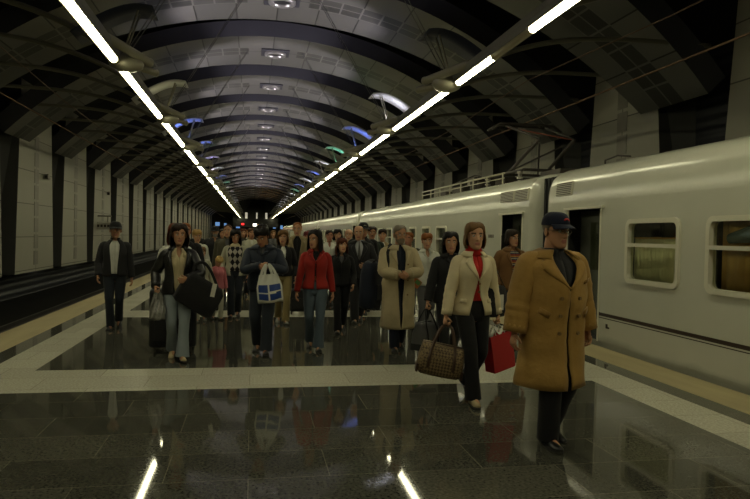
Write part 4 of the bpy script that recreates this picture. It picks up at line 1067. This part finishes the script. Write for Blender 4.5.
# woman in black with red-brown hair
g = fig(1.49, 10.92, 1.60, 'person with red-brown fringe in black top beside the red jacket', rz=-6, sex='f', skin=SK2, head=(12,0), legs=((-.24,-6),(.26,40)), stance=.05, armR=(-.24,-.16,.92), armL=(.22,-.14,.90))
trousers(g, C_BLACK, .078); shoes(g, S_BLACK); top(g, 'jacket', C_BLACK, .88, .026, 1.465, close=1.30, vneck=.36); top(g, 'shirt', C_GREY, 1.1, .008, 1.43, sleeves=False); lapels(g, C_BLACK, 1.30, .36, off=.03)
hair(g, H_RUST, 'long', length=-.22, front=.05, fringe=.035, t=.024, puff=.6)
# bald man in suit and tie
g = fig(1.98, 12.16, 1.82, 'bald person in dark suit, pale shirt and striped tie', rz=-4, skin=SK2, girth=1.12, belly=.03, head=(-8,4), legs=((-.15,-4),(.2,32)), stance=.06, armR=(-.28,-.04,.84), armL=(.10,-.24,1.05), gripL=.9, poleL=(1,.4,-.3))
trousers(g, C_BLK2, .08, kr=.08); shoes(g, S_BLACK); top(g, 'shirt', C_BLUESH, 1.0, .014, 1.495, sleeves=False); tie(g, cloth('tie', (.10,.10,.09))); top(g, 'suit_jacket', C_BLK2, .80, .034, 1.47, close=1.12, vneck=.42, sr=1.06); lapels(g, C_BLK2, 1.12, .42, width=.34, off=.04)
hair(g, H_GREY, 'bald', t=.012)
# woman with khaki trousers
g = fig(.56, 12.06, 1.70, 'person with light hair in black top and khaki trousers, half hidden by the navy jacket', rz=0, sex='f', skin=SK2, head=(-10,4), legs=((.15,28),(-.16,-4)), stance=.06, armL=(.24,-.10,.88))
trousers(g, C_KHAKI, .075); shoes(g, S_GREY); top(g, 'blouse', C_WHITE, .9, .012, 1.45, sleeves=False); top(g, 'jacket', C_BLACK, .90, .028, 1.465, close=.92, vneck=.35)
hair(g, H_LBROWN, 'long', length=-.14, front=.06, t=.022, puff=.5)
# tan jacket, trolley
tanj = g = fig(.95, 14.0, 1.885, 'balding person in open tan jacket pulling a black trolley case', rz=-5, skin=SK2, girth=1.06, head=(-6,6), armR=(-.27,.10,.80), armL=(.26,.0,.82), gripR=1.2)
trousers(g, C_BLK2, .08); shoes(g, S_BLACK); top(g, 'shirt', C_BLACK, .9, .014, 1.485, sleeves=False); top(g, 'jacket', C_TANJ, .80, .036, 1.47, close=.801, vneck=.42, sr=1.08); lapels(g, C_TANJ, 1.15, .36, width=.3, off=.042); hair(g, H_GINGER, 'short', t=.007, front=.10, side=-.02, temple=.05)
# white shirt, short ginger hair
wsh = g = fig(2.94, 10.8, 1.69, 'person with short ginger hair in loose white shirt by the train', rz=-4, sex='f', skin=SK2, head=(-4,2), armR=(-.24,-.10,.98), armL=(.25,-.12,.95), gripR=.9)
trousers(g, C_GREY, .08); shoes(g, S_BLACK); top(g, 'shirt', C_WHITE, .84, .034, 1.47, close=1.33, vneck=.36, sr=1.08); lapels(g, C_WHITE, 1.33, .36, width=.25, off=.036); hair(g, H_GINGER, 'short', t=.026, front=.055, side=-.04)
# striped T-shirt at the car door
strp = g = fig(3.98, 9.6, 1.77, 'person in brown jacket over striped T-shirt before the open train door', rz=8, skin=SK, head=(10,-2), armR=(-.26,-.06,.90), armL=(.26,.0,.84))
trousers(g, C_JEAND, .08); shoes(g, S_BROWN); top(g, 'shirt', C_STRIPE, .88, .016, 1.44, sleeves=False); top(g, 'jacket', C_BROWN, .84, .036, 1.47, close=.841, vneck=.50, sr=1.08); lapels(g, C_BROWN, 1.2, .45, width=.28, off=.04); hair(g, H_DARK, 'long', length=-.10, front=.065, t=.022, puff=.4); glasses(g, M_METAL)
# behind the leather jacket
wbeh = g = fig(-1.10, 9.95, 1.74, 'person with auburn hair and white sleeve directly behind the leather jacket', rz=4, sex='f', skin=SK3, head=(-6,0), armR=(-.24,-.02,.86), armL=(.22,.0,.9))
trousers(g, C_GREY, .075); shoes(g, S_GREY); top(g, 'blouse', C_WHITE, .90, .032, 1.46, close=1.3, vneck=.36, sr=1.05); hair(g, H_AUB, 'long', length=-.16, front=.06, t=.030, puff=.8)
g = fig(-1.05, 10.7, 1.775, 'person with cropped ginger hair in black jacket behind the leather jacket', rz=0, skin=(.46,.19,.11), girth=.98, head=(14,0), armL=(.26,-.08,.86))
trousers(g, C_BLACK, .08); shoes(g, S_BLACK); top(g, 'jacket', C_BLACK, .80, .036, 1.475, close=1.30, vneck=.3, sr=1.08); top(g, 'shirt', C_OLIVE, 1.0, .012, 1.47, sleeves=False); standcollar(g, C_BLACK); hair(g, H_GINGER, 'short', t=.007)
blon = g = fig(-1.13, 14.0, 1.68, 'person with short blond hair in white blouse beside the left crowd', rz=8, sex='f', skin=SK2, head=(6,8), armR=(-.25,-.10,.95), armL=(.14,-.22,1.02))
trousers(g, C_GREY, .08); shoes(g, S_GREY); top(g, 'blouse', C_WHITE, .86, .030, 1.46, close=1.36, vneck=.36, sr=1.05); hair(g, H_BLOND, 'short', t=.024, front=.055)
g = fig(-.93, 17.0, 1.78, 'person in black coat and black knit cap with grey beard', rz=4, skin=SK, girth=1.1, head=(0,4), beard=(.22,.21,.19), far=True)
trousers(g, C_BLACK, .08); shoes(g, S_BLACK); top(g, 'coat', C_BLACK, .55, .045, 1.475, close=1.36, vneck=.25, sr=1.12); cap(g, C_BLACK, None, .05)
g = fig(-.52, 14.5, 1.80, 'balding person in dark olive jacket behind the argyle vest', rz=-4, skin=SK2, girth=1.06, head=(-6,2), legs=((-.14,-3),(.17,28)))
trousers(g, C_BLK2, .08); shoes(g, S_BLACK); top(g, 'jacket', C_OLIVE, .80, .038, 1.475, close=1.28, vneck=.32, sr=1.08); top(g, 'shirt', C_GREY, 1.0, .012, 1.47, sleeves=False); standcollar(g, C_OLIVE); hair(g, H_BROWN, 'short', t=.008, front=.104, side=-.03, temple=.06)
# two children
chA = g = fig(-.91, 12.35, 1.36, 'child with light brown hair in pale top walking behind the large black bag', rz=4, sex='f', skin=SK2, head=(6,0), legs=((-.12,-3),(.15,24)), cat='child')
trousers(g, C_CARD, .07); shoes(g, S_GREY); top(g, 'top', C_CARD, .84, .026, 1.46); hair(g, H_LBROWN, 'short', t=.022, front=.05)
chB = g = fig(-.64, 12.6, 1.20, 'small blond child in pink top with head bowed, right of the other child', rz=18, sex='f', skin=SK2, head=(20,42), legs=((.10,18),(-.12,-3)), cat='child')
trousers(g, C_CARD, .07); shoes(g, S_BLACK); top(g, 'top', C_PINK, .82, .030, 1.46, sr=1.1); hair(g, H_LBLOND, 'short', t=.026, front=.05)
# men behind the suit
g = fig(2.20, 13.0, 1.885, 'tall person in black jacket and black cap behind the suit', rz=0, skin=SK3, girth=1.1, head=(6,4))
trousers(g, C_BLACK, .08); shoes(g, S_BLACK); top(g, 'jacket', C_BLACK, .80, .045, 1.475, close=1.36, vneck=.25, sr=1.15); standcollar(g, C_BLACK); hair(g, H_DARK, 'short', t=.008); cap(g, C_BLACK, mat('badge', (.35,.33,.25), .4), .05)
g = fig(2.55, 13.9, 1.83, 'person with moustache and dark hair in dark green jacket', rz=0, skin=SK3, head=(-6,2))
trousers(g, C_BLK2, .08); shoes(g, S_BLACK); top(g, 'jacket', cloth('dark_green', (.018,.03,.02)), .80, .04, 1.475, close=1.33, vneck=.3, sr=1.08); top(g, 'shirt', C_GREY, 1.0, .012, 1.47, sleeves=False); hair(g, H_DARK, 'short', t=.018); moustache(g, H_DARK)
g = fig(2.97, 14.8, 1.785, 'dark-haired person in grey jacket near the train, behind the raincoat', rz=-8, skin=SK, head=(-10,0))
trousers(g, C_GREY, .08); shoes(g, S_BLACK); top(g, 'jacket', C_TANJ, .80, .036, 1.475, close=1.2, vneck=.35); top(g, 'shirt', C_WHITE, 1.0, .012, 1.47, sleeves=False); hair(g, H_DARK, 'short', t=.022, front=.06)
g = fig(2.17, 14.75, 1.77, 'bald person just behind the suit, mostly hidden', rz=0, skin=SK2, girth=1.06, head=(-10,3))
trousers(g, C_BLK2, .08); shoes(g, S_BLACK); top(g, 'jacket', C_BLK2, .80, .036, 1.475, close=1.25, vneck=.35); top(g, 'shirt', C_WHITE, 1.0, .012, 1.47, sleeves=False); hair(g, H_GREY, 'bald', t=.010)
g = fig(1.75, 15.0, 1.735, 'round-faced person in white shirt behind the long dark hair', rz=0, skin=(.40,.18,.11), head=(0,0), far=True)
trousers(g, C_GREY, .08); shoes(g, S_BLACK); top(g, 'shirt', C_WHITE, .84, .030, 1.475, close=1.36, vneck=.3); hair(g, H_DARK, 'short', t=.012)
g = fig(2.06, 15.9, 1.76, 'person with dark bob in white top and dark strap, right of the round face', rz=0, sex='f', skin=SK2, head=(-4,0), far=True)
trousers(g, C_BLACK, .08); shoes(g, S_BLACK); top(g, 'blouse', C_WHITE, .84, .026, 1.46, close=1.3, vneck=.4); hair(g, H_BLACK, 'long', length=-.12, front=.06, fringe=.04, t=.024, puff=.6)
g = fig(1.32, 16.0, 1.70, 'person in burgundy knit hat behind the tan jacket', rz=0, sex='f', skin=SK2, head=(-6,4), far=True)
trousers(g, C_BLACK, .08); shoes(g, S_BLACK); top(g, 'coat', C_CARD, .60, .036, 1.46, close=1.36, vneck=.3); hair(g, H_DARK, 'short', t=.012); cap(g, C_BURG, None, .02)
g = fig(2.99, 12.3, 1.715, 'person whose flushed face shows beside the raincoat shoulder', rz=-14, skin=(.42,.19,.11), head=(-20,0), far=True)
trousers(g, C_GREY, .08); shoes(g, S_BLACK); top(g, 'shirt', C_OLIVE, .84, .032, 1.47, close=1.3, vneck=.35); hair(g, H_GINGER, 'short', t=.012)
# the far crowd between the rows
FAR = [(-.86,20,1.73,'m',H_DARK,C_BROWN,'far person in brown jacket behind the bearded coat'), (-.29,21,1.76,'f',H_AUB,C_OLIVE,'far person with auburn hair right of the argyle vest'), (-.02,17,1.76,'m',H_BROWN,C_CARD,'person in pale jacket left of the bowed head'), (.33,22,1.75,'f',H_DARK,C_BLACK,'far person in black, behind the bowed head'), (-.22,26,1.75,'m',H_GINGER,C_TANJ,'far person in tan jacket deep in the crowd'), (-1.75,22,1.72,'m',H_DARK,C_BLACK,'far person in black left of the blond head'), (1.0,20,1.72,'m',H_BLACK,C_NAVY,'far person in navy behind the tan jacket'), (.75,24,1.74,'f',H_LBROWN,C_GREY,'far person in grey deep in the crowd'), (1.62,19,1.74,'m',H_BROWN,C_BLACK,'far person in black behind the burgundy hat'), (2.35,18,1.74,'m',H_DARK,C_BLK2,'far person in charcoal behind the black cap'), (-.65,24,1.74,'f',H_BLACK,C_BLACK,'far person with black hair behind the olive jacket')]
for i, (x, y, h, sx, hm, cl, lab) in enumerate(FAR):
    g = fig(x, y, h, lab, rz=(-6,4,8,-3)[i % 4], sex=sx, skin=(SK, SK2, SK3)[i % 3], head=((-8,5,0)[i % 3], 2), far=True, group='people far down the platform', legs=((-.15,-4),(.18,30)) if i % 2 else ((.17,28),(-.16,-4)))
    trousers(g, (C_JEAND, C_BLACK)[i % 2], .08); shoes(g, S_BLACK); top(g, 'jacket', cl, .82, .034, 1.47, close=1.32, vneck=.32); top(g, 'shirt', (C_WHITE, C_GREY)[i % 2], 1.0, .012, 1.46, sleeves=False)
    hair(g, hm, 'short' if sx == 'm' else 'long', length=-.14, t=.018, puff=.4)
# ------------------------------------------------------------------ luggage
def xf(mb, loc, rz=0, tilt=0, roll=0):
    R = Matrix.Rotation(radians(rz), 3, 'Z') @ Matrix.Rotation(radians(roll), 3, 'Y') @ Matrix.Rotation(radians(tilt), 3, 'X')
    mb.v = [R @ p for p in mb.v]; return mb
def bagroot(name, loc, label, cat, rz=0, tilt=0, roll=0):
    o = empty(name, loc); o.rotation_euler = (radians(tilt), radians(roll), radians(rz)); tag(o, label, cat); return o
# patterned weekend bag in the cream woman's right hand
def pattern_mat():
    m = mat('weekend_canvas', (.2,.13,.06), .6, bump=.2); N, L, B = nodes(m)
    tc = N.new('ShaderNodeTexCoord'); mp = N.new('ShaderNodeMapping'); mp.inputs['Rotation'].default_value = (0, radians(45), 0); L.new(tc.outputs['Object'], mp.inputs[0])
    ck = N.new('ShaderNodeTexChecker'); ck.inputs['Scale'].default_value = 46; ck.inputs['Color1'].default_value = (.075,.045,.02,1); ck.inputs['Color2'].default_value = (.23,.165,.075,1); L.new(mp.outputs[0], ck.inputs['Vector'])
    vo = N.new('ShaderNodeTexVoronoi'); vo.inputs['Scale'].default_value = 60; L.new(tc.outputs['Object'], vo.inputs['Vector'])
    mx = N.new('ShaderNodeMix'); mx.data_type = 'RGBA'; mx.inputs['B'].default_value = (.30,.22,.10,1); L.new(math_n(N, L, 'LESS_THAN', vo.outputs['Distance'], .22), mx.inputs['Factor']); L.new(ck.outputs['Color'], mx.inputs['A']); L.new(mx.outputs['Result'], B.inputs['Base Color'])
    return m
M_TRIM = mat('bag_leather', (.06,.03,.015), .45)
def duffel(name, loc, label, L, Wd, Hh, m, mt, rz=0, tilt=0, roll=0, handle=.26, cat='bag', top_taper=.55):
    """open-topped travel bag; origin at the handle grip"""
    r = bagroot(name, loc, label, cat, rz, tilt, roll); z0 = -handle-Hh
    b = MB(); rings = []
    for i in range(11):
        t = i/10; z = z0+Hh*t; k = (1 if t < .55 else 1-(1-top_taper)*((t-.55)/.45)**1.3); e = 1-.16*(1-min(1, t/.12))
        lx = L/2*e*(1-.10*max(0, t-.5)*2); wy = Wd/2*k*e
        ring = []
        for q in range(28):
            a = 2*pi*q/28; ca, sa = cos(a), sin(a); ex = .45
            ring.append(V((lx*abs(ca)**ex*(1 if ca >= 0 else -1), wy*abs(sa)**ex*(1 if sa >= 0 else -1)+.006*sin(a*5+t*6), z+.015*cos(a*2)*t)))
        rings.append(ring)
    b.loft(rings); b.build('body', m, r, True)
    for sy in (-1, 1):
        h = MB(); P = [V((-L*.27, sy*(Wd/2*1.01), z0+Hh*.25)), V((-L*.27, sy*(Wd/2*.97), z0+Hh*.6)), V((-L*.24, sy*Wd*.30, z0+Hh*.98)), V((-L*.12, sy*.02, -.03)), V((0, sy*.012, 0)), V((L*.12, sy*.02, -.03)), V((L*.24, sy*Wd*.30, z0+Hh*.98)), V((L*.27, sy*(Wd/2*.97), z0+Hh*.6)), V((L*.27, sy*(Wd/2*1.01), z0+Hh*.25))]
        pp, vv = catmull(P, [(.014,.006)]*9, 5); h.tube(pp, vv, 8, up=(1,0,0)); h.build('handle', mt, r, True)
    z = MB(); z.tube([(-L*.42, 0, z0+Hh+.004), (0, 0, z0+Hh+.008), (L*.42, 0, z0+Hh+.004)], .008, 6); z.build('zip', mt, r)
    for sx in (-1, 1):
        c = MB(); c.loft([[V((sx*(L/2*.93), y, zz)) for y, zz in ((-Wd*.46, z0+.01), (Wd*.46, z0+.01), (Wd*.46, z0+.09), (-Wd*.46, z0+.09))], [V((sx*(L/2+.004), y, zz)) for y, zz in ((-Wd*.40, z0+.01), (Wd*.40, z0+.01), (Wd*.40, z0+.09), (-Wd*.40, z0+.09))]])
        c.build('corner_patch', mt, r)
    return r
gp = cream.gripw[0]
duffel('weekend_bag', gp+V((0,-.01,0)), 'brown patterned weekend bag with leather handles held in a hand', .46, .24, .30, pattern_mat(), M_TRIM, rz=-12, roll=10, handle=.20)
# red paper shopping bag on her other side
def carrier(name, loc, label, wd, dp, h, m, mh, rz=0, tilt=0, roll=0, handle=.14, tissue=None):
    r = bagroot(name, loc, label, 'bag', rz, tilt, roll); z1 = -handle; z0 = z1-h
    b = MB(); n = 4; rings = []
    for z, k in ((z0, .98), (z0+.01, 1), ((z0+z1)/2, .99), (z1, 1)): rings.append([V((x*wd/2*k, y*dp/2*k*(1 if z < z1-.01 else .85), z)) for x, y in ((-1,-1),(0,-1.0),(1,-1),(1,0),(1,1),(0,1),(-1,1),(-1,0))])
    b.loft(rings, True, False); b.f.append(tuple(range(8))); b.m.append(0); b.build('body', m, r, solid=.003)
    for sy in (-1, 1):
        q = MB(); pp, vv = catmull([V((-wd*.22, sy*dp*.42, z1-.03)), V((-wd*.18, sy*dp*.2, z1+handle*.5)), V((0, sy*.008, 0)), V((wd*.18, sy*dp*.2, z1+handle*.5)), V((wd*.22, sy*dp*.42, z1-.03))], [.005]*5, 5); q.tube(pp, vv, 6); q.build('handle', mh, r, True)
    if tissue:
        q = MB(); rows = [[V((x, y*.8, z1-.05+.10*(.6+.4*sin(9*x/wd*2+y*20)))) for x in (-wd*.4,-wd*.2,0,wd*.2,wd*.4)] for y in (-dp*.4, -dp*.1, dp*.1, dp*.4)]
        q.loft(rows, False, False); q.build('tissue', tissue, r, True, solid=.004)
    return r
M_REDP = mat('paper_red', (.45,.015,.02), .35); M_PAPERW = mat('paper_white', (.62,.60,.52), .7)
gp = cream.gripw[1]; carrier('shopping_bag', gp, 'glossy red shopping bag with white paper on top, behind the tan raincoat', .30, .13, .38, M_REDP, M_PAPERW, rz=24, roll=-10, handle=.10, tissue=M_PAPERW)
# her black shoulder bag
r = bagroot('shoulder_bag', cream.M @ cream.up((.285, .05, .99)), 'black and white shoulder bag hanging at the cream jacket', 'bag', rz=30)
b = MB(); rings = []
for z, k in ((-.17,.7),(-.15,.95),(0,1),(.12,.9),(.15,.6)): rings.append([V((.15*k*abs(cos(a))**.6*(1 if cos(a) > 0 else -1), .04*k*sin(a), z)) for a in [2*pi*i/20 for i in range(20)]])
b.loft(rings); b.build('body', C_BLACK, r, True)
b = MB(); b.box((0, -.040, -.02), (.11, .006, .16)); b.build('white_panel', M_PAPERW, r)
b = MB(); pp, vv = catmull([V((-.13,0,.12)), V((-.11,.04,.30)), V((-.10,.09,.455)), V((-.03,.12,.455)), V((.06,.06,.30)), V((.13,0,.12))], [(.012,.004)]*6, 5); b.tube(pp, vv, 8); b.build('strap', C_BLACK, r, True)
# bags of the woman in black
M_BAGGREY = mat('bag_grey', (.055,.055,.055), .5, bump=.3); M_PLASTG = mat('plastic_grey', (.32,.32,.30), .3, bump=.8, scale=9)
duffel('travel_bag', blackw.gripw[0]+V((-.02,0,0)), 'dark grey travel bag between the raincoat and the black jacket', .40, .22, .34, M_BAGGREY, C_BLACK, rz=40, handle=.16)
def plastic_bag(name, loc, label, wd, h, m, m2=None, rz=0, roll=0, handle=.15):
    r = bagroot(name, loc, label, 'bag', rz, 0, roll); b = MB(); n = 24; zs = 22; rings = []; z1 = -handle; b_m = []
    for i in range(zs+1):
        t = i/zs; z = z1-h*t; ring = []
        for k in range(2*n):
            a = 2*pi*k/(2*n); u = cos(a); x = -wd/2*u*(.72+.28*min(1, t*2.2)); y = -.055*sin(a)*(.25+.75*min(1, t*1.6))*(1 if t < .9 else 1-.5*(t-.9)/.1)+.008*sin(9*a+t*7)*(1-t*.4)
            ring.append(V((x, y, z+.012*sin(a*3)*t)))
        rings.append(ring)
    b.loft(rings, True, False); b.f.append(tuple(range(zs*2*n, (zs+1)*2*n))); b.m.append(0)
    if m2:
        for q in range(len(b.f)-1):
            i, k = divmod(q, 2*n); t = (i+.5)/zs; u = (k+.5)/n
            if u < 1:
                uu = (u-.16)/.68; vv = (t-.36)/.54; sl = .06*(uu-.5)
                if 0 < uu < 1 and 0 < vv < 1 and abs(uu-.46) > .05 and abs(vv-.52+sl) > .05: b.m[q] = 1
    b.build('body', [m, m2] if m2 else m, r, True)
    for s in (-1, 1):
        q = MB(); pp, vv = catmull([V((s*wd*.30, 0, z1-.02)), V((s*wd*.20, 0, z1+handle*.5)), V((s*.02, 0, 0)), V((s*wd*.10, .0, z1+handle*.45)), V((s*wd*.16, 0, z1-.02))], [(.018,.004)]*5, 5); q.tube(pp, vv, 8, up=(1,0,0)); q.build('handle', m, r, True)
    return r
plastic_bag('plastic_bag', blackw.gripw[0]+V((.10,.06,-.02)), 'crumpled grey plastic bag beside the dark travel bag', .26, .40, M_PLASTG, rz=-10)
# white and blue plastic bag of the man in navy
M_PLW = mat('plastic_white', (.66,.66,.60), .35, bump=.3, scale=9); M_PLB = mat('plastic_blue', (.015,.05,.22), .35)
plastic_bag('plastic_bag', (navyb.gripw[0]+navyb.gripw[1])/2+V((.05,-.04,.02)), 'white plastic bag with blue panels held in front of the navy jacket', .34, .37, M_PLW, M_PLB, roll=-6, rz=-4, handle=.13)
# black suitcase dragged by the woman in leather
def suitcase(name, loc, label, wd, dp, h, rz=0, tilt=0, pole=None):
    r = bagroot(name, loc, label, 'suitcase', rz, tilt); M = mat('case_fabric', (.010,.010,.011), .7, bump=.3, scale=20)
    b = MB(); b.box((0, 0, .06+h/2), (wd, dp, h)); b.build('shell', M, r, bevel=.045)
    b = MB(); b.box((0, -dp/2-.012, .06+h*.36), (wd*.78, .03, h*.5)); b.build('front_pocket', M, r, bevel=.02)
    for s in (-1, 1):
        b = MB(); b.cyl((s*wd*.38-.015, dp*.28, .045), (s*wd*.38+.015, dp*.28, .045), .045, 16); b.build('wheel', M_ROOFG, r)
        b = MB(); b.cyl((s*wd*.38, -dp*.30, .0), (s*wd*.38, -dp*.30, .07), .015); b.build('foot', M_ROOFG, r)
    b = MB(); pl = pole or .32
    for s in (-1, 1): b.tube([(s*.075, dp*.4, .06+h*.9), (s*.075, dp*.4, .06+h+pl)], .009, 8)
    b.tube([(-.09, dp*.4, .06+h+pl), (.09, dp*.4, .06+h+pl)], .014, 10); b.build('pull_handle', M_HOUS, r, True)
    b = MB(); b.tube([(-.09, 0, .06+h), (-.08, 0, .10+h), (.08, 0, .10+h), (.09, 0, .06+h)], .012, 8); b.build('carry_handle', M_ROOFG, r, True)
    return r
suitcase('suitcase', (-1.05, 9.30, 0), 'large black suitcase rolling behind the light jeans', .62, .28, .80, rz=6, pole=.06)
suitcase('trolley_case', (.95, 13.40, 0), 'small black trolley case beside the khaki trousers', .36, .20, .46, rz=-4, pole=.42)
# clear bag with silver things in her right hand
M_CLEAR = mat('clear_plastic', (.5,.5,.46), .15, bump=.6, scale=12); 
r = plastic_bag('handbag', leath.gripw[0], 'small silvery crinkled bag held above the suitcase', .20, .26, mat('silver_foil', (.30,.30,.28), .22, .6, bump=1.0, scale=14, var=.6), rz=10, handle=.08)
# large black bag with a white tag on her left
bb = bagroot('holdall', leath.M @ leath.up((.36, -.17, 1.02)), 'large black holdall with a white tag slung beside the light jeans', 'bag', rz=14, roll=32)
b = MB(); rings = []
for z, k in ((-.40,.80),(-.37,1),(-.2,1.03),(-.05,.98),(.02,.75)): rings.append([V((.27*k*abs(cos(a))**.3*(1 if cos(a) > 0 else -1), .10*k*abs(sin(a))**.4*(1 if sin(a) > 0 else -1), z)) for a in [2*pi*i/28 for i in range(28)]])
b.loft(rings); b.build('body', C_BLACK, bb, True)
b = MB(); b.box((.10, -.112, -.05), (.055, .006, .17), Matrix.Rotation(radians(-20), 3, 'Y')); b.build('tag', M_PAPERW, bb)
b = MB(); pp, vv = catmull([V((-.2,0,.0)), V((-.25,.03,.10)), V((-.17,.05,.19)), V((-.02,.05,.14)), V((.16,0,.0))], [(.02,.005)]*5, 5); b.tube(pp, vv, 8); b.build('strap', C_BLACK, bb, True)
# duffel on the raincoat man's shoulder strap
r = bagroot('sling_bag', (1.73, 9.42, .93), 'dark navy sling bag hanging at the side of the beige raincoat', 'bag', rz=60, roll=6)
b = MB(); rings = []
for z, k in ((-.36,.75),(-.33,1),(-.1,1.04),(.15,1),(.28,.85),(.33,.5)): rings.append([V((.22*k*abs(cos(a))**.55*(1 if cos(a) > 0 else -1), .13*k*abs(sin(a))**.7*(1 if sin(a) > 0 else -1), z+.01*sin(a*3))) for a in [2*pi*i/28 for i in range(28)]])
b.loft(rings); b.build('body', C_NAVY, r, True)
b = MB(); b.box((0, -.13, -.12), (.28, .04, .24)); b.build('pocket', C_NAVY, r, bevel=.015)
b = MB(); pp, vv = catmull([V((-.18,0,.25)), V((-.02,-.1,.38)), V((.02,-.16,.42)), V((.06,-.1,.38)), V((.18,0,.25))], [(.02,.005)]*5, 4); b.tube(pp, vv, 8); b.build('strap', C_BLACK, r, True)
# coloured magazine carried by the person in the white shirt
gp = wsh.gripw[0]; r = bagroot('magazine', gp+V((-.02,-.02,-.02)), 'folded magazine with bright cover held by the white shirt', 'magazine', rz=20, tilt=15, roll=35)
b = MB(); b.box((0,0,0), (.20,.012,.14)); b.build('cover', mat('cover_orange', (.42,.12,.03), .4), r, bevel=.003)
b = MB(); b.box((.03,-.007,.02), (.10,.003,.07)); b.build('cover_picture', mat('cover_green', (.10,.25,.08), .4), r)
